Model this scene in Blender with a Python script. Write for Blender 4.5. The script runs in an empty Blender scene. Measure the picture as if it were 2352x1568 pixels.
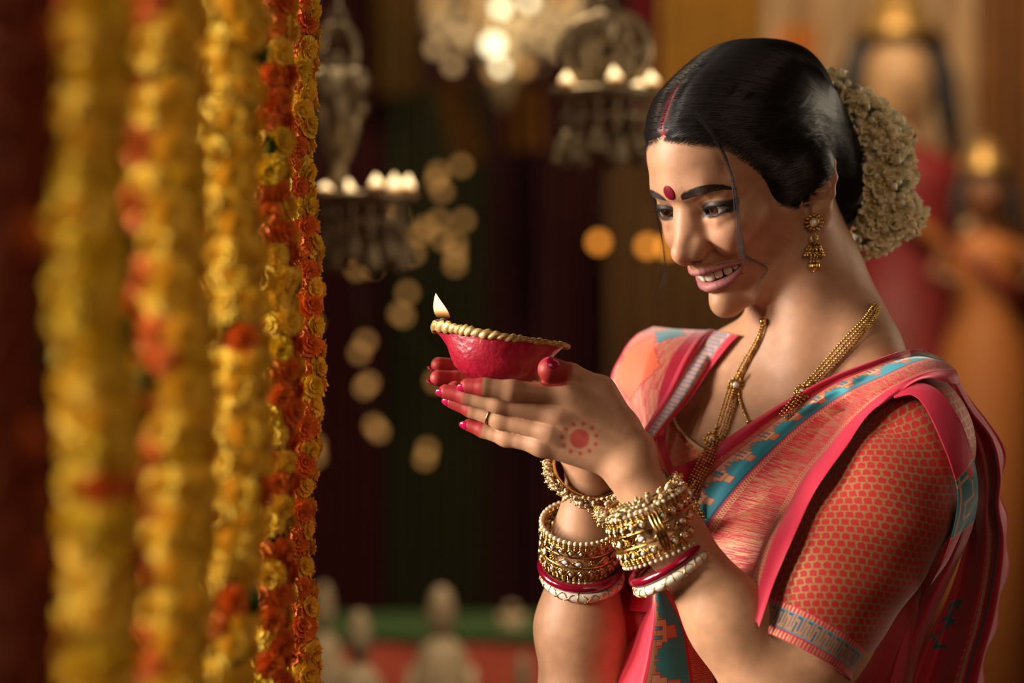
import bpy, math, random
import numpy as np
from mathutils import Vector, Matrix

random.seed(7); np.random.seed(7)
SC = bpy.context.scene
COL = SC.collection

# ------------------------------------------------------------------ camera, light, exposure
CZ = 1.38                       # height of the lens
DIST = 2.14                     # lens to the plane y = 0 (the woman's face)
PXM = 36.0 / 85.0 * DIST / 2352  # metres per photo pixel in that plane
cam_d = bpy.data.cameras.new('camera'); cam = bpy.data.objects.new('camera', cam_d); COL.objects.link(cam)
cam.location = (0, -DIST, CZ); cam.rotation_euler = (math.pi/2, 0, 0)
cam_d.lens = 85; cam_d.sensor_width = 36; cam_d.clip_start = 0.05; cam_d.clip_end = 60
cam_d.dof.use_dof = True; cam_d.dof.focus_distance = DIST - 0.045; cam_d.dof.aperture_fstop = 2.4
SC.camera = cam
SC.view_settings.view_transform = 'Standard'; SC.view_settings.look = 'None'
SC.view_settings.gamma = 1; SC.view_settings.use_curve_mapping = False
SC.view_settings.exposure = 0.0
SC.cycles.max_bounces = 7; SC.cycles.diffuse_bounces = 5; SC.cycles.glossy_bounces = 3
SC.cycles.transmission_bounces = 4; SC.cycles.transparent_max_bounces = 8
SC.cycles.sample_clamp_indirect = 3.0; SC.cycles.caustics_reflective = False; SC.cycles.caustics_refractive = False

world = bpy.data.worlds.new('world'); SC.world = world; world.use_nodes = True
wb = world.node_tree.nodes['Background']; wb.inputs[0].default_value = (1.0, 0.72, 0.45, 1); wb.inputs[1].default_value = 0.03

def area(name, loc, target, size, size_y, power, color):
    d = bpy.data.lights.new(name, 'AREA'); d.shape = 'RECTANGLE'; d.size = size; d.size_y = size_y
    d.energy = power; d.color = color
    o = bpy.data.objects.new(name, d); COL.objects.link(o); o.location = loc
    v = Vector(target) - Vector(loc); o.rotation_euler = v.to_track_quat('-Z', 'Y').to_euler()
    return o
kl = area('key_light', (-1.9, -0.22, 1.95), (0.12, -0.02, 1.60), 0.8, 1.2, 11.5, (1.0, 0.89, 0.77)); kl.data.spread = math.radians(38)  # unseen soft key from the left, no window stands there
area('fill_light', (1.0, -2.6, 2.3), (0.2, 0.0, 1.3), 1.2, 1.2, 13, (1.0, 0.66, 0.44))
area('rim_light', (1.6, 0.62, 1.70), (0.32, 0.12, 1.5), 0.6, 0.8, 8.0, (1.0, 0.82, 0.60))
sl = bpy.data.lights.new('garland_fill_spot', 'SPOT'); sl.energy = 230; sl.color = (1.0, .90, .72); sl.spot_size = math.radians(38); sl.spot_blend = .7; sl.shadow_soft_size = .25  # added spot to brighten the garlands, no lamp stands here
so = bpy.data.objects.new('garland_fill_spot', sl); COL.objects.link(so); so.location = (-1.8, -1.15, 1.75); so.rotation_euler = (Vector((-.42, -.74, 1.36)) - Vector(so.location)).to_track_quat('-Z', 'Y').to_euler()

def at(px, py, y=0.0):
    """world point seen at photo pixel (px, py), standing at depth y"""
    s = (y + DIST) / DIST
    return np.array([(px - 1176) * PXM * s, y, CZ - (py - 784) * PXM * s])

# ------------------------------------------------------------------ helpers
def link(name, me, mats=(), parent=None, smooth=True):
    o = bpy.data.objects.new(name, me); COL.objects.link(o)
    for m in (mats if isinstance(mats, (list, tuple)) else [mats]): me.materials.append(m)
    if smooth and len(me.polygons): me.polygons.foreach_set('use_smooth', [True] * len(me.polygons))
    if parent is not None: o.parent = parent
    return o
def mesh(name, V, F, mats=(), parent=None, smooth=True):
    me = bpy.data.meshes.new(name); me.from_pydata([tuple(map(float, v)) for v in V], [], [tuple(map(int, f)) for f in F]); me.update()
    return link(name, me, mats, parent, smooth)
def np_mesh(name, V, F, k):
    """fast mesh from arrays, all faces with k corners"""
    me = bpy.data.meshes.new(name); V = np.ascontiguousarray(V, np.float32); F = np.ascontiguousarray(F, np.int32)
    me.vertices.add(len(V)); me.vertices.foreach_set('co', V.ravel())
    me.loops.add(F.size); me.loops.foreach_set('vertex_index', F.ravel())
    me.polygons.add(len(F)); me.polygons.foreach_set('loop_start', np.arange(len(F), dtype=np.int32) * k)
    me.update(calc_edges=True)
    return me
def color_attr(me, rgb, name='tint'):
    a = me.color_attributes.new(name, 'FLOAT_COLOR', 'POINT')
    c = np.ones((len(me.vertices), 4), np.float32); c[:, :3] = rgb; a.data.foreach_set('color', c.ravel())
def empty(name, label, cat, loc=(0, 0, 0), group=None, rot=None):
    o = bpy.data.objects.new(name, None); COL.objects.link(o); o.location = loc; o.empty_display_size = 0.02
    if rot is not None: o.rotation_euler = rot
    return tag(o, label, cat, group)
def tag(o, label, cat, group=None):
    o['label'] = label; o['category'] = cat
    if group: o['group'] = group
    return o
def adopt(o, parent):
    """parent keeping o where it is (o built in world space, parent an unrotated empty)"""
    o.parent = parent; o.matrix_parent_inverse = Matrix.Translation(parent.location).inverted(); return o

class MB:
    """collects shapes into one mesh"""
    def __init__(s): s.V = []; s.F = []; s.n = 0
    def add(s, V, F):
        V = np.asarray(V, float); s.V.append(V); s.F += [tuple(i + s.n for i in f) for f in F]; s.n += len(V)
    def sphere(s, c, r, nu=8, nv=6, rot=None):
        r = np.array([r, r, r] if np.isscalar(r) else r, float); V = [(0, 0, 1)]; F = []
        for j in range(1, nv):
            t = math.pi * j / nv
            for i in range(nu):
                p = 2 * math.pi * i / nu; V.append((math.sin(t) * math.cos(p), math.sin(t) * math.sin(p), math.cos(t)))
        V.append((0, 0, -1)); L = len(V) - 1
        for i in range(nu): F.append((0, 1 + i, 1 + (i + 1) % nu)); F.append((L, L - nu + (i + 1) % nu, L - nu + i))
        for j in range(nv - 2):
            for i in range(nu):
                a = 1 + j * nu + i; b = 1 + j * nu + (i + 1) % nu; F.append((a, a + nu, b + nu, b))
        V = np.array(V) * r
        if rot is not None: V = V @ np.asarray(rot).T
        s.add(V + np.asarray(c, float), F)
    def tube(s, P, R, n=8, closed=False, cap=True, flat=1.0, up=None):
        P = np.asarray(P, float); m = len(P); R = np.full(m, R) if np.isscalar(R) else np.asarray(R, float)
        T = np.roll(P, -1, 0) - np.roll(P, 1, 0)
        if not closed: T[0] = P[1] - P[0]; T[-1] = P[-1] - P[-2]
        T /= np.linalg.norm(T, axis=1)[:, None] + 1e-12
        u = np.array([0, 0, 1.0]) if up is None else np.asarray(up, float)
        if abs(T[0] @ u) > .95 and up is None: u = np.array([1.0, 0, 0])
        V = []; N = u - T[0] * (T[0] @ u); N /= np.linalg.norm(N)
        for i in range(m):
            N = N - T[i] * (T[i] @ N); N /= np.linalg.norm(N) + 1e-12; B = np.cross(T[i], N)
            for j in range(n):
                a = 2 * math.pi * j / n; V.append(P[i] + R[i] * (math.cos(a) * B + flat * math.sin(a) * N))
        F = []
        for i in range(m if closed else m - 1):
            k = (i + 1) % m
            for j in range(n): F.append((i*n + j, i*n + (j+1) % n, k*n + (j+1) % n, k*n + j))
        if cap and not closed: F.append(tuple(range(n))[::-1]); F.append(tuple(range((m-1)*n, m*n)))
        s.add(V, F)
    def lathe(s, prof, n=16, c=(0, 0, 0), rot=None, cap=False):
        V = []; F = []; m = len(prof)
        for r, z in prof:
            for j in range(n): a = 2*math.pi*j/n; V.append((r*math.cos(a), r*math.sin(a), z))
        for i in range(m-1):
            for j in range(n): F.append((i*n+j, i*n+(j+1) % n, (i+1)*n+(j+1) % n, (i+1)*n+j))
        if cap: F.append(tuple(range(n))[::-1]); F.append(tuple(range((m-1)*n, m*n)))
        V = np.array(V)
        if rot is not None: V = V @ np.asarray(rot).T
        s.add(V + np.asarray(c, float), F)
    def box(s, c, d, rot=None):
        V = np.array([(x, y, z) for x in (-1, 1) for y in (-1, 1) for z in (-1, 1)], float) * np.asarray(d, float) / 2
        if rot is not None: V = V @ np.asarray(rot).T
        s.add(V + np.asarray(c, float), [(0, 1, 3, 2), (4, 6, 7, 5), (0, 4, 5, 1), (2, 3, 7, 6), (0, 2, 6, 4), (1, 5, 7, 3)])
    def build(s, name, mats=(), parent=None, smooth=True):
        return mesh(name, np.concatenate(s.V), s.F, mats, parent, smooth)
    def me(s, name):
        me = bpy.data.meshes.new(name); me.from_pydata([tuple(v) for v in np.concatenate(s.V)], [], s.F); me.update()
        me.polygons.foreach_set('use_smooth', [True] * len(me.polygons)); return me

def spline(P, n, closed=False):
    """Catmull-Rom through P, n samples, roughly even in arc length"""
    P = np.asarray(P, float)
    Q = np.vstack([P[-1:], P, P[:2]]) if closed else np.vstack([2*P[0]-P[1], P, 2*P[-1]-P[-2]])
    out = []; segs = len(P) if closed else len(P) - 1; K = 24
    for i in range(segs):
        p0, p1, p2, p3 = Q[i], Q[i+1], Q[i+2], Q[i+3]
        for t in np.linspace(0, 1, K, endpoint=False):
            out.append(.5*((2*p1)+(-p0+p2)*t+(2*p0-5*p1+4*p2-p3)*t*t+(-p0+3*p1-3*p2+p3)*t**3))
    out.append(P[0] if closed else P[-1]); out = np.array(out)
    L = np.concatenate([[0], np.cumsum(np.linalg.norm(np.diff(out[:, :3], axis=0), axis=1))])
    q = np.linspace(0, L[-1], n + 1 if closed else n); 
    R = np.stack([np.interp(q, L, out[:, j]) for j in range(out.shape[1])], 1)
    return R[:-1] if closed else R

# ------------------------------------------------------------------ materials
def mat(name, color=(.8, .8, .8), rough=.5, metal=0.0, spec=.5, emit=None, estr=0.0, sss=0.0, sheen=0.0, coat=0.0):
    m = bpy.data.materials.new(name); m.use_nodes = True; b = m.node_tree.nodes['Principled BSDF']
    b.inputs['Base Color'].default_value = (*color, 1); b.inputs['Roughness'].default_value = rough
    b.inputs['Metallic'].default_value = metal; b.inputs['Specular IOR Level'].default_value = spec
    if emit: b.inputs['Emission Color'].default_value = (*emit, 1); b.inputs['Emission Strength'].default_value = estr
    if sss: b.inputs['Subsurface Weight'].default_value = sss; b.inputs['Subsurface Radius'].default_value = (1, .35, .2); b.inputs['Subsurface Scale'].default_value = .0035
    if sheen: b.inputs['Sheen Weight'].default_value = sheen
    if coat: b.inputs['Coat Weight'].default_value = coat; b.inputs['Coat Roughness'].default_value = .1
    return m
def nt(m): return m.node_tree.nodes, m.node_tree.links, m.node_tree.nodes['Principled BSDF']
def N(nodes, t, **kw):
    n = nodes.new(t)
    for k, v in kw.items(): setattr(n, k, v)
    return n
def noise_mix(m, c1, c2, scale=20, detail=4, lo=.35, hi=.65, bump=0.0, coord='Object', bscale=None):
    n, l, b = nt(m); tc = N(n, 'ShaderNodeTexCoord'); nz = N(n, 'ShaderNodeTexNoise'); nz.inputs['Scale'].default_value = scale; nz.inputs['Detail'].default_value = detail
    l.new(tc.outputs[coord], nz.inputs['Vector']); r = N(n, 'ShaderNodeValToRGB')
    r.color_ramp.elements[0].position = lo; r.color_ramp.elements[0].color = (*c1, 1); r.color_ramp.elements[1].position = hi; r.color_ramp.elements[1].color = (*c2, 1)
    l.new(nz.outputs['Fac'], r.inputs['Fac']); l.new(r.outputs['Color'], b.inputs['Base Color'])
    if bump:
        bp = N(n, 'ShaderNodeBump'); bp.inputs['Strength'].default_value = bump; bp.inputs['Distance'].default_value = .002
        if bscale:
            nz2 = N(n, 'ShaderNodeTexNoise'); nz2.inputs['Scale'].default_value = bscale; l.new(tc.outputs[coord], nz2.inputs['Vector']); l.new(nz2.outputs['Fac'], bp.inputs['Height'])
        else: l.new(nz.outputs['Fac'], bp.inputs['Height'])
        l.new(bp.outputs['Normal'], b.inputs['Normal'])
    return m
def attr_color(m, name='tint'):
    n, l, b = nt(m); a = N(n, 'ShaderNodeAttribute', attribute_name=name); l.new(a.outputs['Color'], b.inputs['Base Color']); return m
# ------------------------------------------------------------------ the woman's body: one distance field, meshed
HR = np.array([[0.66913061, -0.67351794, -0.31406657], [-0.74314483, -0.60643828, -0.28278681], [0.0, -0.42261826, 0.90630779]])
HT = np.array([0.15487793, 0.0, CZ + 0.11609758])
def face(x, y, z): return HR @ (np.array([x, y, z], float) * 1e-3) + HT     # face coordinates in mm -> world
def to_face(P): return (P - HT) @ HR * 1e3

def smin(a, b, k): h = np.maximum(k - np.abs(a - b), 0) / k; return np.minimum(a, b) - h*h*k*.25
def smax(a, b, k): return -smin(-a, -b, k)
def ell(P, c, r):
    q = (P - np.asarray(c, np.float32)) / np.asarray(r, np.float32); k0 = np.sqrt((q*q).sum(1)); k1 = np.sqrt(((q/np.asarray(r, np.float32))**2).sum(1))
    return k0 * (k0 - 1) / np.maximum(k1, 1e-9)
def cap(P, a, b, ra, rb):
    a = np.asarray(a, np.float32); b = np.asarray(b, np.float32); ab = b - a; L2 = float(ab @ ab) + 1e-12
    t = np.clip((P - a) @ ab / L2, 0, 1); d = P - a - t[:, None] * ab
    return np.sqrt((d*d).sum(1)) - (ra + (rb - ra) * t)
def chain(P, pts, k):
    d = None
    for (a, ra), (b, rb) in zip(pts[:-1], pts[1:]):
        e = cap(P, a, b, ra, rb); d = e if d is None else smin(d, e, k)
    return d

LIPU = [((0, 11.5, -55.4), 3.0), ((5.5, 10.8, -54.9), 3.2), ((13, 4.9, -55.0), 2.6), ((22, -3.6, -55.6), 2.0), ((30.5, -13.8, -57.2), 1.2)]
LIPL = [((0, 1.6, -74.6), 5.6), ((9, -1.4, -73.5), 5.3), ((18.5, -8.4, -70.4), 4.1), ((26.5, -14.4, -64.4), 2.4), ((30.5, -15.6, -59.0), 1.2)]
def _dense(pts, n):
    P = spline(np.array([(*p, r) for p, r in pts]), n); return [(tuple(q[:3]), float(q[3])) for q in P]
LIPU = _dense(LIPU, 11); LIPL = _dense(LIPL, 11)
EYE = np.array([30.0, -13.0, -1.6])
def lid_u(x): t = np.clip((x - 29.2) / 13.9, -1, 1); return -2.9 + 1.2*t + 4.7 * np.power(np.maximum(1 - t*t, 0), .75)
def lid_l(x): t = np.clip((x - 29.2) / 13.9, -1, 1); return -2.9 + 1.2*t - 3.0 * np.power(np.maximum(1 - t*t, 0), .85)

def head_sdf(F):
    """F: points in face millimetres; returns mm"""
    x, y, z = F[:, 0], F[:, 1], F[:, 2]; S = np.stack([np.abs(x), y, z], 1).astype(np.float32); ax = S[:, 0]
    d = ell(S, (0, -91, 33), (69, 87, 73))
    d = smin(d, ell(S, (0, -42, 35), (45, 53.5, 54)), 24)                 # forehead
    d = smin(d, ell(S, (0, -52, -30), (47, 46, 66)), 22)                  # mid face
    d = smin(d, chain(S, [((48, -68, -30), 15), ((43, -60, -71), 13), ((19, -32, -92), 10), ((0, -18, -93), 12)], 10), 18)   # jaw
    d = smin(d, ell(S, (38, -28, -18), (14, 19, 15)), 18)                 # cheek bone
    d = smin(d, ell(S, (26.5, -11.5, -30), (16.5, 14.0, 16.5)), 15)                   # smiling cheek
    d = smin(d, ell(S, (0, -26, -61), (25, 28, 24)), 12)                  # muzzle
    d = smin(d, ell(S, (0, -3, -48), (16, 17.5, 8)), 9)
    d = smin(d, ell(S, (0, -12, -93.5), (13.5, 16, 14.5)), 12)                   # chin
    d = smin(d, chain(S, [((0, 4.2, 22), 8), ((25, -4, 19.5), 7.2), ((40, -20, 15), 6.5)], 8), 14)   # brow ridge
    d = smax(d, -ell(S, (29, 9, 0), (14, 11.5, 11)), 9)                     # eye socket
    d = smax(d, -ell(S, (12.5, 14, 2), (5.5, 9, 7)), 6)
    # nose
    nose = chain(S, [((0, 1.5, 6), 7.2), ((0, 9.8, -13), 7.0), ((0, 21.6, -29), 7.9)], 6)
    nose = smin(nose, ell(S, (0, 22.5, -33.0), (7.2, 9.3, 7.8)), 7)
    nose = smin(nose, ell(S, (10.2, 12.0, -36.0), (5.9, 9.8, 6.8)), 9)
    nose = smin(nose, cap(S, (0, 22, -38), (0, 15, -43), 5, 5.5), 4)
    nose = smin(nose, cap(S, (5.5, .5, -4), (9.5, 4.5, -26), 6, 7.0), 14)
    d = smin(d, nose, 5)
    d = smin(d, cap(S, (15, -6, -15), (19, -4.5, -29), 5.5, 6), 9)
    d = smax(d, -ell(S, (6.6, 16.5, -44.0), (3.3, 6.0, 4.2)), 2.5)         # nostril
    d = smax(d, -cap(S, (19.8, 6, -33), (33, -4, -48), 1.2, 1.2), 6)         # smile fold
    # mouth
    arch = 8.0 - 24 * (ax / 31.0) ** 2
    up = -57.6 + 0 * ax; lo = -70.6 + 11.8 * np.power(np.clip(ax / 31.0, 0, 1.1), 2.6)
    cav = np.maximum(np.maximum(z - up, lo - z), np.maximum(ax - 28.3, np.maximum(arch - 20 - y, 0*y - 99)))
    d = smax(d, -cav, 1.5)
    d = smax(d, -ell(S, (0, -14, -62), (21, 19, 15)), 1.0) if False else d
    d = smin(d, chain(S, LIPU, .8), 3.0)
    d = smin(d, chain(S, LIPL, .8), 2.4)
    d = smax(d, -ell(S, (0, 18.3, -49), (2.2, 3.5, 5)), 3)              # philtrum
    d = smax(d, -cap(S, (0, 7.5, -81.5), (13, 2, -79.5), 2.2, 1.4), 6)    # fold over the chin
    # eyelids
    e = S - EYE.astype(np.float32); re = np.sqrt((e*e).sum(1))
    lid = re - 14.2
    d = smin(d, lid, 3.5)
    d = smin(d, chain(S, [((18, -2.0, 9.0), 1.4), ((29, -2.4, 11.6), 1.5), ((41, -12, 9.5), 1.7)], 3), 5)       # fold of skin over the lid
    d = smin(d, chain(S, [((19, -3.8, -10.0), 1.8), ((30, -2.6, -13.0), 2.0), ((41, -9.5, -9.5), 1.8)], 2), 7)
    op = np.maximum(np.maximum(z - lid_u(ax), lid_l(ax) - z), np.maximum(np.maximum(np.abs(ax - 29.2) - 13.9, -17 - y), np.maximum(re - 15.2, 11.2 - re)))
    d = smax(d, -op, .7)
    # ears
    A, B = S, F
    dx = np.where(x > 0, 1, 1)
    er = ell(S, (72.5, -101, -14), (5, 14, 23))
    er = smin(er, ell(S, (67, -95, -18), (7, 11, 15)), 5)
    er = smax(er, -ell(S, (80, -96, -11), (6.5, 9, 14)), 4)
    er = smin(er, chain(S, [((72, -96, 12), 2.4), ((76, -102, 12), 2.8), ((78, -107, 6), 3.0), ((79, -112, -4), 3.0), ((77.5, -110, -18), 3.2), ((75, -103, -31), 3.6), ((71, -95, -40), 5.2), ((69, -87, -38), 4)], 4), 3)
    er = smin(er, chain(S, [((76, -102, 6), 2.0), ((77.5, -106, -6), 2.2), ((75.5, -101, -21), 2.4), ((73, -93, -25), 2.4)], 3), 3)
    er = smin(er, ell(S, (70.5, -91, -42), (4.5, 8, 8)), 4)
    d = smin(d, er, 5)
    return d

A_ = at
TY = math.radians(42); TL = np.array([math.cos(TY), -math.sin(TY), 0]); TF = np.array([-math.sin(TY), -math.cos(TY), 0]); TC = at(1885, 830, .07)
def tor(l, f, u): return TC + TL*l + TF*f + np.array([0, 0, 1.0])*u       # torso frame: left, forward, up
SH_N = at(2105, 985, -.045); EL_N = at(1800, 1640, -.10); WR_N = at(1455, 1092, -.085)
SH_F = at(1520, 985, .15); EL_F = at(1335, 1650, .035); WR_F = at(1357, 1085, .005)

# finger joints of her left hand (near) and right hand (far): photo pixel + depth, radius
def J(px, py, y, r): return (at(px, py, y), r)
LH = dict(
 index=[J(1298, 908, -.091, .0108), J(1176, 897, -.100, .0086), J(1112, 889, -.100, .0077), J(1073, 886, -.097, .0063)],
 middle=[J(1285, 952, -.090, .0108), J(1146, 925, -.088, .0086), J(1070, 908, -.084, .0077), J(1024, 899, -.080, .0063)],
 ring=[J(1268, 992, -.086, .0102), J(1150, 963, -.076, .0082), J(1083, 939, -.070, .0074), J(1038, 922, -.066, .0060)],
 little=[J(1246, 1022, -.080, .0090), J(1163, 1005, -.070, .0074), J(1110, 987, -.064, .0067), J(1078, 976, -.061, .0055)])
LTH = [J(1425, 985, -.078, .015), J(1380, 896, -.080, .0120), J(1312, 859, -.090, .0088), J(1264, 848, -.098, .0108)]
RH = dict(
 index=[J(1215, 905, .020, .0112), J(1110, 860, .022, .0095), J(1050, 845, .018, .0085), J(1008, 838, .012, .0072)],
 middle=[J(1215, 935, .005, .0112), J(1110, 885, .000, .0095), J(1050, 874, -.006, .0085), J(1006, 868, -.012, .0072)],
 ring=[J(1215, 955, -.015, .011), J(1130, 912, -.022, .009), J(1080, 900, -.030, .0082), J(1045, 893, -.037, .0070)],
 little=[J(1230, 975, -.030, .010), J(1165, 940, -.040, .008), J(1120, 925, -.046, .0072), J(1090, 917, -.050, .0062)])
RTH = [J(1310, 985, .035, .015), J(1275, 905, .050, .0125), J(1232, 868, .058, .0105), J(1200, 848, .050, .0095)]

def hand_sdf(P, H, TH, wr, wr2):
    ks = ['index', 'middle', 'ring', 'little']; rays = None; flesh = None
    for i, kf in enumerate(ks):
        (m, r0), (p, r1), (q, r2), (t, r3) = H[kf]; base = wr + (wr2 - wr) * (i / 3.0)
        f = smin(cap(P, m, p, r0*.88, r1), smin(cap(P, p, q, r1, r2), cap(P, q, t, r2, r3), .003), .005)
        f = smin(f, cap(P, base, m, .0160, r0), .010)
        rays = f if rays is None else smin(rays, f, .0008)
    for a, b in zip(ks[:-1], ks[1:]):                                      # flesh between the metacarpals
        pa = (H[a][0][0] + H[b][0][0]) / 2 * .84 + (wr + wr2) / 2 * .16; e = cap(P, (wr + wr2) / 2, pa, .0165, .0085)
        flesh = e if flesh is None else smin(flesh, e, .012)
    palm = smin(rays, flesh, .006)
    th = smin(cap(P, TH[0][0], TH[1][0], TH[0][1], TH[1][1]), smin(cap(P, TH[1][0], TH[2][0], TH[1][1]*.95, TH[2][1]), cap(P, TH[2][0], TH[3][0], TH[2][1], TH[3][1]), .004), .006)
    palm = smin(palm, th, .006)
    web = cap(P, TH[1][0]*.75 + TH[0][0]*.25, H['index'][0][0]*.8 + wr*.2, .009, .009); web = smin(web, cap(P, TH[0][0], H['index'][0][0]*.9 + wr*.1, .016, .011), .012)
    return smin(palm, web, .010)

def arms_sdf(P):
    # near arm
    d = chain(P, [(SH_N*.55+EL_N*.45, .036), (SH_N*.3+EL_N*.7, .039), (EL_N, .038)], .03)
    fm = EL_N*.62 + WR_N*.38
    d = smin(d, chain(P, [(EL_N, .037), (fm+np.array([.003, 0, .003]), .0335), (EL_N*.25 + WR_N*.75, .0245), (WR_N, .0215)], .02), .02)
    wl = at(1432, 1062, -.082); wi = at(1462, 1030, -.080)
    d = smin(d, hand_sdf(P, LH, LTH, wi, wl), .014)
    # far arm
    e = chain(P, [(SH_F, .047), (SH_F*.5+EL_F*.5, .043), (EL_F, .037)], .03)
    fm = EL_F*.60 + WR_F*.40
    e = smin(e, chain(P, [(EL_F, .037), (at(1333, 1440, .028), .0375), (at(1345, 1240, .018), .0265), (WR_F, .0215)], .02), .02)
    e = smin(e, hand_sdf(P, RH, RTH, at(1335, 1030, .012), at(1350, 1040, -.004)), .014)
    return smin(d, e, .001)

def torso_sdf(P):
    U = lambda l, f, u: tor(l, f, u)
    n0 = at(1800, 500, .07); n1 = at(1848, 640, .072); n2 = at(1882, 740, .070); n3 = at(1890, 850, .075)
    d = chain(P, [(n0, .050), (n1, .0475), (n2, .0475), (n3, .056)], .03)
    rib = np.stack([(P - U(-.036, .018, -.21)) @ TL, (P - U(-.036, .018, -.21)) @ TF, P[:, 2] - U(-.036, .018, -.21)[2]], 1)
    d2 = ell(rib, (0, 0, 0), (.136, .102, .22))
    d2 = smin(d2, ell(rib, (0, 0, -.26), (.122, .095, .22)), .05)
    for s in (-1, 1): d2 = smin(d2, ell(rib, (s*.075, .085, -.02), (.062, .058, .065)), .03)
    d = smin(d, d2, .045)
    d = smin(d, chain(P, [(n2*.6+n3*.4, .036), (SH_N*.45+n3*.55+np.array([0, .012, .035]), .030), (SH_N*.8 + n3*.2 + np.array([0, .02, .012]), .026)], .03), .04)
    d = smin(d, chain(P, [(n2*.6+n3*.4, .036), (SH_F*.5+n3*.5+np.array([0, .012, .032]), .030), (SH_F*.9 + n3*.1 + np.array([0, .01, .010]), .034)], .03), .04)
    # collar bones, notch
    nl, nr = U(.012, .054, -.038), U(-.016, .054, -.038)
    d = smin(d, chain(P, [(nl, .006), (U(.07, .052, -.028), .0065), (SH_N*.8 + n3*.2 + TF*.025 + np.array([0, 0, .015]), .008)], .01), .014)
    d = smin(d, chain(P, [(nr, .006), (U(-.075, .052, -.028), .0065), (SH_F + TF*.03 + np.array([0, 0, .022]), .009)], .01), .014)
    # neck cords
    c = face(52, -96, -42); d = smin(d, cap(P, c, nl + np.array([0, 0, .012]) - TF*.006, .010, .006), .030)
    return d

def body_sdf(P):
    P = np.ascontiguousarray(P, np.float32); out = torso_sdf(P)
    hc = face(0, -70, 0); m = ((P - hc.astype(np.float32))**2).sum(1) < .17**2
    if m.any(): out[m] = smin(out[m], (head_sdf(to_face(P[m]).astype(np.float32)) * 1e-3).astype(np.float32), .012)
    m = (P[:, 2] < CZ + .02)
    if m.any(): out[m] = smin(out[m], arms_sdf(P[m]), .012)
    return out

def nets(f, lo, hi, h, lip=1.7):
    """sparse surface nets of f over a box; returns vertices, quads"""
    lo = np.array(lo, float); n = np.ceil((np.array(hi) - lo) / h / 8).astype(int) * 8; nb = n // 8
    ax = [lo[i] + (np.arange(nb[i]) + .5) * 8 * h for i in range(3)]
    G = np.stack(np.meshgrid(*ax, indexing='ij'), -1).reshape(-1, 3); c = f(G); act = np.abs(c) < 8*h*.87*lip + .002
    vol = np.repeat(np.repeat(np.repeat(c.reshape(nb), 8, 0), 8, 1), 8, 2).astype(np.float32)
    B = np.argwhere(act.reshape(nb)); o = np.stack(np.meshgrid(*[np.arange(8)]*3, indexing='ij'), -1).reshape(-1, 3)
    for k in range(0, len(B), 1500):
        I = (B[k:k+1500, None, :] * 8 + o[None]).reshape(-1, 3); vol[I[:, 0], I[:, 1], I[:, 2]] = f(lo + I * h)
    s = vol < 0; q = np.zeros(np.array(vol.shape) - 1, np.uint8)
    for a in (0, 1):
        for b in (0, 1):
            for e in (0, 1): q += s[a:a+q.shape[0], b:b+q.shape[1], e:e+q.shape[2]]
    C = np.argwhere((q > 0) & (q < 8)); idx = np.full(q.shape, -1, np.int32); idx[C[:, 0], C[:, 1], C[:, 2]] = np.arange(len(C))
    cs = np.array([(a, b, e) for a in (0, 1) for b in (0, 1) for e in (0, 1)]); v8 = np.stack([vol[tuple((C + o_).T)] for o_ in cs], 1)
    acc = np.zeros((len(C), 3)); cnt = np.zeros(len(C))
    for i in range(8):
        for j in range(i+1, 8):
            if np.abs(cs[i] - cs[j]).sum() == 1:
                m = (v8[:, i] < 0) != (v8[:, j] < 0); t = v8[m, i] / (v8[m, i] - v8[m, j]); acc[m] += cs[i] + t[:, None] * (cs[j] - cs[i]); cnt[m] += 1
    V = lo + (C + acc / cnt[:, None]) * h
    Q = []
    for axis in range(3):
        u, w = (axis + 1) % 3, (axis + 2) % 3
        sl0 = [slice(None)]*3; sl1 = [slice(None)]*3; sl0[axis] = slice(0, -1); sl1[axis] = slice(1, None)
        E = np.argwhere(s[tuple(sl0)] != s[tuple(sl1)]); E = E[(E[:, u] > 0) & (E[:, w] > 0) & (E[:, u] < q.shape[u]) & (E[:, w] < q.shape[w])]
        du = np.zeros(3, int); du[u] = 1; dw = np.zeros(3, int); dw[w] = 1
        g = lambda K: idx[K[:, 0], K[:, 1], K[:, 2]]
        F4 = np.stack([g(E - du - dw), g(E - dw), g(E), g(E - du)], 1); fl = s[tuple(E.T)]
        F4[~fl] = F4[~fl][:, ::-1]; Q.append(F4)
    Q = np.concatenate(Q); Q = Q[(Q >= 0).all(1)]
    for _ in range(2):                                                    # settle on the surface
        e = h * .4; d0 = f(V); g = np.stack([f(V + np.eye(3)[i]*e) - d0 for i in range(3)], 1) / e
        V = V - np.clip(d0, -h, h)[:, None] * g / np.maximum((g*g).sum(1), .3)[:, None]
    return V, Q

RES = 1.05
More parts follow.
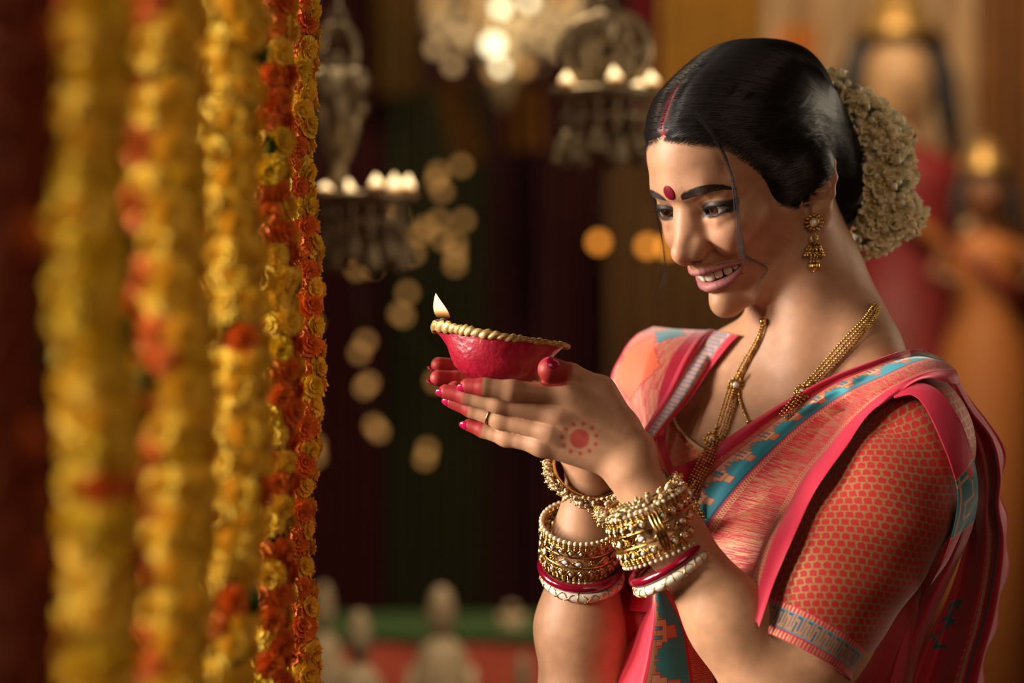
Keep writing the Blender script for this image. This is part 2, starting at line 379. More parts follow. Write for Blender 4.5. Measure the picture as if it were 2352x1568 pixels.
# ------------------------------------------------------------------ skin colours (paint on the skin: kohl, lip colour, red dye on fingertips)
def blend(C, m, col): m = np.clip(m, 0, 1)[:, None]; return C * (1 - m) + np.array(col, np.float32) * m
def sstep(a, b, x): t = np.clip((x - a) / (b - a), 0, 1); return t*t*(3 - 2*t)
SKIN = (.485, .248, .138)
def poly_dist(P, pts):
    d = None
    for (a, ra), (b, rb) in zip(pts[:-1], pts[1:]):
        e = cap(P, a, b, ra, rb); d = e if d is None else np.minimum(d, e)
    return d
def paint_head(V, C):
    F = to_face(V); S = np.stack([np.abs(F[:, 0]), F[:, 1], F[:, 2]], 1); ax, y, z = S.T
    near = (((S - np.array([0, -10, -30]))**2).sum(1) < 95**2)
    # flush on cheeks and nose
    C = blend(C, .30 * np.exp(-(((S - np.array([40, -8, -30])) / np.array([18, 18, 14]))**2).sum(1)), (.58, .22, .13))
    C = blend(C, .22 * np.exp(-(((S - np.array([0, 30, -34])) / np.array([12, 12, 10]))**2).sum(1)), (.54, .21, .13))
    # lips
    Sf = S.astype(np.float32); li = np.minimum(chain(Sf, LIPU, .8), chain(Sf, LIPL, .8)); inl = sstep(1.1, .3, li) * (y > arch_y(ax) - 12)
    C = blend(C, inl * .85, (.34, .105, .120))
    cavm = (z < -57) & (z > -70) & (ax < 25) & (y < arch_y(ax) - 6.5) & (y > -60); C[cavm] = (.10, .02, .02)
    # kohl
    t = (ax - 29.2) / 13.9; inx = np.clip(1.18 - np.abs(t - .06), 0, .1) * 10
    up = z - lid_u(ax); lo = lid_l(ax) - z
    fr = (y > -22) * sstep(15.5, 17.5, ax) * (ax < 56)
    wing = np.clip((ax - 38) / 12, 0, 1)
    ku = sstep(5.8, 4.2, up) * sstep(-6.5, -5, up); kl = sstep(3.2, 1.5, lo) * sstep(-5.5, -4, lo) * (up < 0)
    C = blend(C, fr * inx * ku * .97, (.012, .010, .010)); C = blend(C, fr * sstep(15.5, 21, ax) * inx * kl * .92, (.018, .014, .013))
    # gold shimmer under the brow
    C = blend(C, .35 * np.exp(-(((S - np.array([32, 0, 11])) / np.array([13, 12, 3.5]))**2).sum(1)), (.70, .40, .19))
    # scalp under the hairline, vermilion in the parting
    pm = np.exp(-(F[:, 0] / 3.5)**2) * sstep(67, 71, z) * sstep(-60, -40, y)
    C = blend(C, pm * .95, (.26, .003, .010))
    return C
def arch_y(ax): return 8.0 - 24 * (ax / 31.0) ** 2
NAILS = []
def paint_hands(V, C):
    for H, TH in ((LH, LTH), (RH, RTH)):
        fs = [pts[-3:] for pts in list(H.values()) + [TH]]
        D = []
        for (p, r1), (q, r2), (t, r3) in fs: D.append(np.minimum(cap(V, p, q, r1, r2), cap(V, q, t, r2, r3)))
        who = np.argmin(D, 0); near = np.min(D, 0) < .004
        for i, ((p, r1), (q, r2), (t, r3)) in enumerate(fs):
            a_ = (t - q) / np.linalg.norm(t - q); s = (V - q) @ a_ / np.linalg.norm(t - q)
            k0 = -.05 if i < 4 else .18
            C = blend(C, (near & (who == i)) * sstep(k0 - .12, k0 + .2, s + .05*np.sin(V[:, 0]*900)) * .94, (.31, .007, .012))
    # red disc and dots on the back of the near hand
    c = at(1331, 1007, -.10); d = np.stack([V[:, 0] - c[0], V[:, 2] - c[2]], 1); r = np.sqrt((d*d).sum(1)) / PXM; fr = V[:, 1] < -.085
    C = blend(C, fr * sstep(25, 18, r) * .8, (.40, .012, .022))
    for k in range(11):
        a = 2*math.pi*k/11 + .2; e = np.stack([d[:, 0]/PXM - 38*math.cos(a), d[:, 1]/PXM - 33*math.sin(a)], 1)
        C = blend(C, fr * sstep(6.5, 3.5, np.sqrt((e*e).sum(1))) * .7, (.40, .012, .022))
    return C

M_SKIN = attr_color(mat('skin', rough=.52, spec=.38, sss=.12))
def skin_bump():
    n, l, b = nt(M_SKIN); tc = N(n, 'ShaderNodeTexCoord'); v = N(n, 'ShaderNodeTexVoronoi'); v.inputs['Scale'].default_value = 700
    l.new(tc.outputs['Object'], v.inputs['Vector']); bp = N(n, 'ShaderNodeBump'); bp.inputs['Strength'].default_value = .07; bp.inputs['Distance'].default_value = .0006
    nz = N(n, 'ShaderNodeTexNoise'); nz.inputs['Scale'].default_value = 85; nz.inputs['Detail'].default_value = 5; l.new(tc.outputs['Object'], nz.inputs['Vector'])
    mr = N(n, 'ShaderNodeMapRange'); mr.inputs['From Min'].default_value = .3; mr.inputs['From Max'].default_value = .7; mr.inputs['To Min'].default_value = .86; mr.inputs['To Max'].default_value = 1.08; l.new(nz.outputs['Fac'], mr.inputs['Value'])
    vm = N(n, 'ShaderNodeVectorMath', operation='SCALE'); src = b.inputs['Base Color'].links[0].from_socket; l.new(src, vm.inputs[0]); l.new(mr.outputs[0], vm.inputs['Scale']); l.new(vm.outputs[0], b.inputs['Base Color'])
    l.new(v.outputs['Distance'], bp.inputs['Height']); l.new(bp.outputs['Normal'], b.inputs['Normal'])
skin_bump()

person = empty('person', 'smiling woman in red and gold sari holding a lit clay lamp in both hands', 'person', (at(1885, 830, .07)[0], .07, 0))
RES = globals().get('RES', 1.0)
def head_torso(P):
    P = np.ascontiguousarray(P, np.float32); out = torso_sdf(P)
    hc = face(0, -70, 0); m = ((P - hc.astype(np.float32))**2).sum(1) < .175**2
    if m.any(): out[m] = smin(out[m], (head_sdf(to_face(P[m]).astype(np.float32)) * 1e-3).astype(np.float32), .012)
    return out
pieces = []
V, Q = nets(head_torso, (.07, -.19, CZ - .115), (.43, .245, CZ + .29), .0011*RES)
C = np.tile(np.array(SKIN, np.float32), (len(V), 1)); C = paint_head(V, C); pieces.append((V, Q, C))
if not globals().get('HEAD_ONLY'):
    V, Q = nets(lambda P: torso_sdf(np.ascontiguousarray(P, np.float32)), (0, -.22, CZ - .52), (.46, .30, CZ - .113), .005)
    pieces.append((V, Q, np.tile(np.array(SKIN, np.float32), (len(V), 1))))
    V, Q = nets(lambda P: arms_sdf(np.ascontiguousarray(P, np.float32)), (-.09, -.16, CZ - .40), (.41, .23, CZ + .005), .0011*RES)
    pieces.append((V, Q, paint_hands(V, np.tile(np.array(SKIN, np.float32), (len(V), 1)))))
off = 0; Fs = []
for V, Q, C in pieces: Fs.append(Q + off); off += len(V)
bm_ = np_mesh('body', np.concatenate([p[0] for p in pieces]), np.concatenate(Fs), 4); color_attr(bm_, np.concatenate([p[2] for p in pieces]))
body = adopt(link('body', bm_, M_SKIN), person)
print('body verts', off)

# eyes
def eye_mat():
    m = mat('eye', rough=.06, spec=.6, coat=.6); n, l, b = nt(m); a = N(n, 'ShaderNodeAttribute', attribute_name='tint'); l.new(a.outputs['Color'], b.inputs['Base Color']); return m
M_EYE = eye_mat()
GAZE = [np.array([-12, 99, 2.]), np.array([22, 96, 0.])]
for s, gz in zip((1, -1), GAZE):
    c = EYE * np.array([s, 1, 1]); g = gz / np.linalg.norm(gz); mb = MB(); mb.sphere((0, 0, 0), 1, 96, 96); V = np.concatenate(mb.V)
    q = np.cross([0, 0, 1.0], g); q /= np.linalg.norm(q); B = np.stack([q, np.cross(g, q), g], 1)
    ca = V[:, 2]; th = np.degrees(np.arccos(np.clip(ca, -1, 1)))
    R_ = 12.2 + .55 * sstep(30, 12, th)                                      # cornea bulge
    col = np.tile(np.array((.60, .53, .47), np.float32), (len(V), 1))
    phi = np.arctan2(V[:, 1], V[:, 0]); ir = .5 + .5*np.sin(phi*23) * np.sin(phi*9+1)
    iris = np.stack([.060 + .05*ir, .020 + .018*ir, .007 + .005*ir], 1)
    col = np.where((th < 31)[:, None], iris, col); col = blend(col, sstep(27, 29.5, th)*sstep(34, 31.5, th)*.8, (.02, .01, .008)); col = blend(col, sstep(13.5, 12, th), (.004, .003, .003))
    W = (V * R_[:, None]) @ B.T + c; Wd = np.array([face(*w) for w in W])
    me = bpy.data.meshes.new('eyeball'); me.from_pydata([tuple(v) for v in Wd], [], mb.F); me.update(); color_attr(me, col)
    o = adopt(link('eyeball', me, M_EYE), person)
# teeth and gums
M_TOOTH = mat('tooth', (.86, .78, .64), .16, spec=.6, coat=.4, sss=.1)
M_GUM = mat('gum', (.34, .06, .07), .3)
def tooth(cx, wdt, hgt, zc, tip):
    s = 1 if cx >= 0 else -1; ax_ = abs(cx); yy = 3.0 - 27 * (ax_/27.0)**2; sl = -2 * 27 * ax_ / 27.0**2; an = math.atan(sl)
    T = np.array([math.cos(an), math.sin(an), 0]); Nn = np.array([-math.sin(an), math.cos(an), 0])
    mb = MB(); mb.sphere((0, 0, 0), 1, 20, 14); V = np.concatenate(mb.V)
    P = np.sign(V) * np.abs(V) ** np.array([.55, .8, .55]); lx = P[:, 0]*wdt/2*(1 - .10*(P[:, 2] > 0)*P[:, 2]); ly = P[:, 1]*2.6 + .5*P[:, 2]; lz = P[:, 2]*hgt/2 - tip*np.maximum(-P[:, 2], 0)*(1-np.abs(P[:, 0]))
    W = np.array([ax_, yy, zc]) + lx[:, None]*T + ly[:, None]*Nn + lz[:, None]*np.array([0, 0, 1]); W[:, 0] *= s
    return np.array([face(*w) for w in W]), mb.F if s > 0 else [f[::-1] for f in mb.F]
for sgn in (1, -1):
    for cx, wd, hg, zc, tp in [(4.2, 8.7, 13.0, -61.4, 0), (11.6, 7.6, 12, -60.6, 0), (17.6, 8.3, 12, -60.0, .9), (22.4, 8.2, 10.5, -59.2, .5), (25.2, 6.0, 7.5, -59.6, .3)]:
        V, F = tooth(sgn*cx, wd, hg, zc, tp); adopt(mesh('tooth', V, F, M_TOOTH), person)

# strands: many tapered hairs as one mesh
def strands(name, P, R, mats, parent, up=None, taper=True):
    """P (n,k,3) paths, R (n,) root radius in metres"""
    P = np.asarray(P, np.float64); n, k, _ = P.shape
    T = np.gradient(P, axis=1); T /= np.linalg.norm(T, axis=2, keepdims=True) + 1e-12
    u = np.array([.3, -1, .45]) / 1.14 if up is None else np.asarray(up)
    B = np.cross(T, u); B /= np.linalg.norm(B, axis=2, keepdims=True) + 1e-9; Nn = np.cross(B, T)
    w = np.linspace(1, .25, k) if taper is True else (np.ones(k) if taper is False else taper)
    r = np.asarray(R).reshape(-1, 1, 1) * w.reshape(1, -1, 1)
    V = np.stack([P + r*(math.cos(a)*B + math.sin(a)*Nn) for a in (math.pi/2, math.pi*7/6, math.pi*11/6)], 2).reshape(-1, 3)
    i = np.arange(n)[:, None, None] * k*3 + np.arange(k-1)[None, :, None]*3; j = np.arange(3)[None, None, :]; j2 = (j+1) % 3
    F = np.stack([i+j, i+j2, i+3+j2, i+3+j], -1).reshape(-1, 4)
    me = np_mesh(name, V, F, 4); o = link(name, me, mats, parent); return o
def snap(Fp, off=0.0, it=4):
    """bring face-space points (mm) onto the skin, off mm above it"""
    P = np.array(Fp, np.float32)
    for _ in range(it):
        d = head_sdf(P); g = np.stack([head_sdf(P + np.eye(3, dtype=np.float32)[i]*.3) - d for i in range(3)], 1)/.3
        P = P - ((d - off)[:, None] * g / np.maximum((g*g).sum(1), .3)[:, None]).astype(np.float32)
    return P, g / (np.linalg.norm(g, axis=1, keepdims=True) + 1e-9)
def snap_hair(Fp, off, it=5):
    P = np.array(Fp, np.float32); f = lambda Q: np.minimum(head_sdf(Q), hair_sdf(Q))
    for _ in range(it):
        d = f(P); g = np.stack([f(P + np.eye(3, dtype=np.float32)[i]*.4) - d for i in range(3)], 1)/.4
        P = P - (np.clip(d - off, -4, 4)[:, None] * g / np.maximum((g*g).sum(1), .3)[:, None]).astype(np.float32)
    return P
def f2w(F): return np.asarray(F, float) * 1e-3 @ HR.T + HT
rng = np.random.default_rng(3)
M_BROW = mat('brow_hair', (.020, .013, .010), .5)
M_LASH = mat('lash', (.006, .005, .005), .4)
BROW = spline([(9.5, 13, 15.2), (16, 11, 17.2), (25, 7, 19.2), (34, 1, 19.6), (42, -8, 16.8), (48, -16, 12.0)], 60)
for s in (1, -1):
    n = 620; t = rng.uniform(0, 1, n)**1.05; c = np.stack([np.interp(t*59, np.arange(60), BROW[:, j]) for j in range(3)], 1)
    dirv = np.stack([np.interp(np.minimum(t*59+2, 59), np.arange(60), BROW[:, j]) for j in range(3)], 1) - np.stack([np.interp(np.maximum(t*59-2, 0), np.arange(60), BROW[:, j]) for j in range(3)], 1)
    dirv /= np.linalg.norm(dirv, axis=1)[:, None]
    hw = np.interp(t, [0, .12, .5, .75, 1], [2.6, 3.6, 3.7, 2.8, .7]); v = rng.uniform(-1, 1, n)
    root = c + np.stack([0*v, 0*v, v*hw], 1)
    lift = np.interp(t, [0, .2, .6, 1], [.95, .55, .12, -.15]) - .35*np.clip(v, 0, 1)
    dv = dirv + np.stack([0*v, 0*v, lift], 1); dv /= np.linalg.norm(dv, axis=1)[:, None]; L = rng.uniform(4.5, 7.5, n) * np.interp(t, [0, .2, 1], [.75, 1, .7])
    K = 5; pts = []
    for q in range(K):
        p, g = snap(root + dv * (L*q/(K-1))[:, None], .12 + .5*math.sin(math.pi*q/(K-1))); pts.append(p)
    Pm = np.stack(pts, 1); Pm[:, :, 0] *= s
    o = strands('eyebrow', f2w(Pm), rng.uniform(.10, .16, n)*1e-3, M_BROW, None); adopt(o, person)
    # lashes
    n = 90; x = np.linspace(18.0, 42.5, n) + rng.uniform(-.3, .3, n); z = lid_u(x); zz = z
    yy = EYE[1] + np.sqrt(np.maximum(14.2**2 - (x-EYE[0])**2 - (z-EYE[2])**2, 20)); root = np.stack([x, yy, z], 1)
    out = np.stack([(x-30)*.045 + rng.normal(0, .08, n), np.ones(n), -.22 + 0*x], 1); out /= np.linalg.norm(out, axis=1)[:, None]
    L = np.interp(x, [18, 26, 40, 46], [4.5, 7.5, 8.5, 7]) * rng.uniform(.8, 1.1, n); q = np.linspace(0, 1, 7)[None, :, None]
    Pm = root[:, None] + out[:, None]*(L[:, None, None]*q*(1-.25*q)) + np.array([0, 0, 1.0])*(L[:, None, None]*.22*q**2.0)
    Pm[:, :, 0] *= s; o = strands('upper_eyelash', f2w(Pm), np.full(n, .13e-3), M_LASH, None); adopt(o, person)
    n = 46; x = np.linspace(20, 44, n) + rng.uniform(-.4, .4, n); z = lid_l(x)
    yy = EYE[1] + np.sqrt(np.maximum(14.2**2 - (x-EYE[0])**2 - (z-EYE[2])**2, 20)); root = np.stack([x, yy, z-.3], 1)
    out = np.stack([(x-30)*.05 + rng.normal(0, .1, n), np.ones(n)*.8, -.8 + 0*x], 1); out /= np.linalg.norm(out, axis=1)[:, None]
    L = 3.2 * rng.uniform(.7, 1.1, n); Pm = root[:, None] + out[:, None]*(L[:, None, None]*q)
    Pm[:, :, 0] *= s; o = strands('lower_eyelash', f2w(Pm), np.full(n, .12e-3), M_LASH, None); adopt(o, person)
# bindi
mb = MB(); ring = [(0, 0)] + [(r_*math.cos(a), r_*math.sin(a)) for r_ in (4, 7.0, 7.4) for a in np.linspace(0, 2*math.pi, 48, endpoint=False)]
B0 = np.array([(u*.86, 14, 22.2 + v) for u, v in ring]); pb, g = snap(B0, .4); pb[97:] = snap(B0[97:], -.1)[0]
Fb = [(0, 1+(i+1) % 48, 1+i) for i in range(48)] + [(1+r_*48+i, 1+r_*48+(i+1) % 48, 1+(r_+1)*48+(i+1) % 48, 1+(r_+1)*48+i) for r_ in (0, 1) for i in range(48)]
M_BINDI = mat('bindi_felt', (.15, .001, .012), .6, spec=.2)
bi = mesh('bindi', f2w(pb), Fb, M_BINDI); adopt(bi, person); bi['label'] = 'round dark red bindi on the forehead'
# ------------------------------------------------------------------ hair
HAIRLINE = np.array([(9, 71.5), (-7, 61), (-19, 54), (-33, 35), (-46, 15), (-54, -5), (-59, -20), (-66, -27), (-74, -26), (-80, -23), (-92, -20), (-108, -14), (-116, -18), (-119, -50), (-124, -80), (-136, -112), (-260, -130), (-260, 200), (9, 200)], float)
def poly_sd(p, poly):
    """signed distance in the (y,z) plane, positive inside"""
    d = np.full(len(p), 1e9); ins = np.zeros(len(p), bool)
    for a, b in zip(poly, np.roll(poly, -1, 0)):
        e = b - a; w = p - a; t = np.clip(w @ e / (e @ e), 0, 1); q = w - t[:, None]*e; d = np.minimum(d, (q*q).sum(1))
        c = ((a[1] <= p[:, 1]) != (b[1] <= p[:, 1])); x = a[0] + (p[:, 1]-a[1]) * e[0] / (e[1] if abs(e[1]) > 1e-9 else 1e-9); ins ^= c & (p[:, 0] < x)
    return np.where(ins, 1, -1) * np.sqrt(d)
BUN = (12, -205, -42)
def hair_sdf(F):
    F = np.asarray(F, np.float32); S = np.stack([np.abs(F[:, 0]), F[:, 1], F[:, 2]], 1); ax, y, z = S.T
    b = ell(S, (0, -91, 33), (69, 87, 73)); b = smin(b, ell(S, (0, -42, 35), (45, 53.5, 54)), 24); b = smin(b, ell(S, (0, -52, -30), (47, 46, 66)), 22)
    b = smin(b, chain(S, [((48, -68, -30), 15), ((44, -58, -72), 13)], 10), 20)
    nk = cap(S, (0, -88, -30), (0, -112, -150), 50, 52); b = smin(b, nk, 25)
    b = smin(b, ell(S, (0, -150, -30), (46, 36, 50)), 30)
    H = poly_sd(S[:, 1:].astype(float), HAIRLINE)
    T = -1.6 - 7*sstep(-2, -14, H) + 5.2*sstep(-2.5, 13, H) + 4.6*sstep(10, 50, H) + 12*sstep(-130, -195, y) + 5*sstep(40, 90, z)*sstep(-70, -130, y)
    T = T - 1.0*np.exp(-(ax/2.5)**2)*sstep(-85, -55, y)*(z > 40)
    # combed waves
    T = T + .28*np.sin(z*.55 + y*.16 + 2*np.sin(y*.03)) * sstep(4, 20, H) * sstep(12, 40, ax) * sstep(-150, -120, y)
    d = b - T
    puff = ell(S, (51, -90, 8), (21, 42, 33)); puff = smin(puff, ell(S, (68, -100, 0), (17, 22, 23)), 18); puff = np.maximum(puff, 3.0 - H*(.42 + 2.5*sstep(-72, -84, y))); d = smin(d, puff, 10)
    bun = ell(F, BUN, (40, 34, 46)); bun = np.maximum(bun, -1e9); d = smin(d, bun, 14)
    return d
def hsnap(P, off=0.0, it=4):
    P = np.array(P, np.float32); sh = P.shape; P = P.reshape(-1, 3)
    for _ in range(it):
        d = hair_sdf(P); g = np.stack([hair_sdf(P + np.eye(3, dtype=np.float32)[i]*.5) - d for i in range(3)], 1)/.5
        P = P - (np.clip(d - (off if np.isscalar(off) else off.ravel()), -6, 6)[:, None] * g / np.maximum((g*g).sum(1), .3)[:, None]).astype(np.float32)
    return P.reshape(sh)
V, Q = nets(lambda P: hair_sdf(P.astype(np.float32)), (-96, -252, -124), (96, 24, 136), 2.0*RES)
C = np.tile(np.array((.0045, .0032, .003), np.float32), (len(V), 1))
pm = np.exp(-(V[:, 0]/(2.0 + 1.6*sstep(-45, 0, V[:, 1])))**2) * sstep(-52, -30, V[:, 1]) * (.75 + .25*np.sin(V[:, 1]*1.3)*np.sin(V[:, 0]*2+V[:, 1]*.7)) * (V[:, 2] > 50); C = blend(C, np.clip(pm*1.5, 0, 1), (.19, .001, .008))
def hair_mat(name, rough):
    m = mat(name, rough=rough, spec=.25); n, l, b = nt(m); a = N(n, 'ShaderNodeAttribute', attribute_name='tint'); l.new(a.outputs['Color'], b.inputs['Base Color']); return m
M_HAIR = hair_mat('hair_mass', .42)
M_STRAND = mat('hair_strand', (.0075, .0055, .005), .36, spec=.32)
me = np_mesh('hair', f2w(V), Q, 4); color_attr(me, C); hair = adopt(link('hair', me, M_HAIR), person)

def bez(a, b, c, d, t): t = t[None, :, None]; return (1-t)**3*a[:, None] + 3*(1-t)**2*t*b[:, None] + 3*(1-t)*t*t*c[:, None] + t**3*d[:, None]
def comb(n, side, K=15, temple=False):
    """strands from the parting and the hairline, swept over the ear to the bun"""
    u = rng.uniform(0, 1, n); fromline = rng.uniform(0, 1, n) < (2 if temple else .34)
    yp = 2 - 150*u**1.1; S = np.stack([np.full(n, .4) + rng.exponential(1.4, n), yp, 78 + 42*np.sin(np.clip(u, 0, 1)*math.pi*.62)], 1)
    hl = spline(np.array([(10, 5, 70), (24, -6, 62), (40, -18, 54.), (50, -33, 35), (55, -46, 15), (57, -54, -5), (58, -59, -20), (60, -72, -26)]), 100)
    ui = rng.integers(58 if temple else 0, 100, fromline.sum()); S[fromline] = hl[ui] + rng.normal(0, 1.5, (fromline.sum(), 3)) + (np.array([7., -3, 1]) if temple else 0)
    e = rng.uniform(-1, 1, n)
    w = np.where(fromline, np.interp(S[:, 2], [-25, 70], [1, .25]), .30 - .5*u + .1*e)
    end = np.stack([np.full(n, 30.) - 6*e, np.full(n, -186.) + 3*e, 18 - 62*np.clip(w, -.5, 1) + 6*e], 1)
    m1 = np.stack([np.where(fromline, S[:, 0] + 16, 56), S[:, 1] - np.where(fromline, 34, 22), np.where(fromline, S[:, 2] + 3, S[:, 2] - 16)], 1)
    m2 = np.stack([np.full(n, 78.), np.full(n, -122.) - 12*(1-w), end[:, 2]*.55 + 24*(1 - np.clip(w, 0, 1)) + 6], 1)
    P = bez(S, m1, m2, end, np.linspace(0, 1, K)); P[:, :, 0] *= side
    off = (rng.uniform(-.25, .55, n)[:, None] + np.zeros(K)); off[:, 0] += .1
    return hsnap(P, off, 5)
PN = np.concatenate([comb(int(4400/RES**2), 1), comb(int(1300/RES**2), 1, temple=True)]); o = strands('combed_hair', f2w(PN), rng.uniform(.16, .42, len(PN))*1e-3, M_STRAND, None, taper=np.array([.5] + [1]*11 + [.9, .8, .5])); adopt(o, person)
PF = comb(int(1800/RES**2), -1); o = strands('combed_hair', f2w(PF), rng.uniform(.18, .42, len(PF))*1e-3, M_STRAND, None, taper=np.array([.5] + [1]*11 + [.9, .8, .5])); adopt(o, person)

# loose locks, baby hair and flyaways
def lock(px, n, spread, r, name='loose_lock', K=26, curl=0.0):
    c = spline([at(*p) for p in px], K); out = []
    for i in range(n):
        a = rng.normal(0, 1, 3)*spread; b = rng.normal(0, 1, 3)*spread*1.6; t = np.linspace(0, 1, K)[:, None]
        sq = 1 - .55*np.sin(np.clip(t*1.1, 0, 1)*math.pi)
        w = np.stack([np.sin(t[:, 0]*9 + i)*curl, 0*t[:, 0], np.cos(t[:, 0]*8 + i*2)*curl], 1)*t
        out.append(c + (a*(1-t) + b*t)*sq + w)
    o = strands(name, np.array(out), rng.uniform(.6, 1.2, n)*r, M_STRAND, None); adopt(o, person)
lock([(1600, 262, -.046), (1634, 306, -.050), (1662, 356, -.048), (1682, 410, -.050), (1691, 460, -.052), (1698, 520, -.052), (1704, 572, -.052), (1720, 598, -.053), (1752, 606, -.055), (1776, 606, -.056)], 30, .0017, .14e-3)
lock([(1700, 545, -.052), (1708, 586, -.053), (1735, 602, -.055), (1758, 613, -.056), (1762, 624, -.056), (1748, 642, -.056), (1734, 668, -.056), (1729, 694, -.055), (1738, 728, -.054)], 11, .0014, .16e-3)
lock([(1612, 270, -.048), (1652, 330, -.050), (1672, 372, -.045), (1684, 440, -.052), (1690, 520, -.052), (1700, 585, -.053), (1730, 612, -.055), (1768, 622, -.056)], 9, .0013, .14e-3)
lock([(1484, 300, .02), (1488, 350, .035), (1500, 430, .05), (1508, 490, .05), (1520, 545, .05), (1527, 590, .05), (1526, 630, .05), (1512, 670, .05), (1497, 696, .05)], 12, .0009, .20e-3)
lock([(1500, 460, .05), (1522, 560, .05), (1530, 610, .05), (1530, 660, .05), (1538, 685, .05), (1520, 690, .05), (1506, 700, .05)], 5, .0016, .09e-3)
lock([(1516, 540, .05), (1512, 610, .05), (1500, 670, .05), (1488, 720, .05), (1478, 755, .05)], 4, .002, .07e-3)
lock([(1536, 684, .05), (1520, 704, .05), (1528, 712, .05), (1508, 730, .05)], 5, .002, .08e-3)
def baby(n, side=1):
    hl = spline(np.array([(3, 5, 71), (14, 2, 68), (26, -6, 61), (40, -18, 54.), (50, -33, 35), (55, -46, 15), (57, -54, -5), (58, -59, -20), (60, -72, -26)]), 200)
    i = rng.integers(0, 200, n); S = hl[i] + rng.normal(0, 1.6, (n, 3)); t = np.linspace(0, 1, 9)
    down = np.where(i < 110, 1.0, .8); L = rng.uniform(6, 15, n)
    D1 = np.stack([.5 + 0*L, .35*np.ones(n), -.9*down], 1); D2 = np.stack([.8 + 0*L, -.9*np.ones(n), -.1 + 0*L], 1) + rng.normal(0, .3, (n, 3))
    P = S[:, None] + D1[:, None]*(L[:, None]*t*(1-t*.6))[:, :, None] + D2[:, None]*(L[:, None]*1.1*t**2)[:, :, None]
    Pw = np.stack([snap_hair(P[:, k], .25 + .8*math.sin(k/8*math.pi)) for k in range(9)], 1); Pw[:, :, 0] *= side
    return f2w(Pw)
o = strands('baby_hair', np.concatenate([baby(330), baby(150, -1)]), rng.uniform(.045, .10, 480)*1e-3, M_STRAND, None); adopt(o, person)
def hairline_roots(n, side):
    hl = spline(np.array([(2, 6, 70), (14, 3, 66), (26, -5, 60), (40, -17, 52.), (50, -32, 33), (55, -45, 13), (57, -53, -7), (58, -58, -22), (60, -70, -29), (66, -80, -18)]), 300)
    i = rng.integers(0, 300, n); S = hl[i] + rng.normal(0, 1.3, (n, 3)); f = i/300.; L = rng.uniform(14, 30, n); t = np.linspace(0, 1, 8)
    D = np.stack([.75 - .5*f, -.55 - .35*f, .45 - .75*f + .8*np.clip(f-.72, 0, 1)], 1) + rng.normal(0, .10, (n, 3)); P = S[:, None] + D[:, None]*(L[:, None]*t)[:, :, None]
    P = np.stack([snap_hair(P[:, k], .10 + .15*k/7) for k in range(8)], 1); P[:, :, 0] *= side; return f2w(P)
o = strands('hairline_hair', np.concatenate([hairline_roots(1500, 1), hairline_roots(500, -1)]), rng.uniform(.07, .15, 2000)*1e-3, M_STRAND, None, taper=np.array([.35, .7, 1, 1, 1, 1, .8, .4])); adopt(o, person)
n = 150; i = rng.integers(0, len(PN), n); B = PN[i][:, 2:12]; k = B.shape[1]; t = np.linspace(0, 1, k)[None, :, None]
fly = hsnap(B, 0) + (B - np.array([0, -90, 20]))/90*(rng.uniform(1, 7, n)[:, None, None]*np.sin(t*math.pi)) + rng.normal(0, 2.5, (n, 1, 3))*t
o = strands('flyaway_hair', f2w(fly), rng.uniform(.03, .07, n)*1e-3, M_STRAND, None); adopt(o, person)
c0 = [(rng.uniform(1480, 1860), 0) for _ in range(70)]; P = []
for i in range(90):
    a = rng.uniform(-.4, 1.0); r0 = hsnap(np.array([[rng.uniform(-28, 12), -20 - 120*max(a, 0), 112.]]), 0)[0]; d = np.array([rng.normal(0, .5), rng.normal(-.2, .6), 1.0]); L = rng.uniform(6, 17); tt = np.linspace(0, 1, 9)[:, None]
    P.append(r0 + d*L*tt*(1 - .3*tt) + np.array([rng.normal(0, 6), rng.normal(0, 7), -4.])*tt**2)
o = strands('flyaway_hair', f2w(np.array(P)), rng.uniform(.03, .06, 90)*1e-3, M_STRAND, None); adopt(o, person)
P = []
for i in range(40):                                                     # wisps at the front of the hairline, far side
    r0 = np.array([-rng.uniform(6, 34), 0, 0.]); r0[1] = 4 - .55*abs(r0[0]); r0[2] = 73 - .42*abs(r0[0]); r0 = hsnap(r0[None], .2)[0]; tt = np.linspace(0, 1, 9)[:, None]; L = rng.uniform(7, 20)
    P.append(r0 + np.array([-.5, .75, -.35])*L*tt + np.array([rng.normal(-2, 4), rng.normal(0, 4), rng.normal(-5, 5)])*tt**2)
o = strands('flyaway_hair', f2w(np.array(P)), rng.uniform(.04, .09, 40)*1e-3, M_STRAND, None); adopt(o, person)
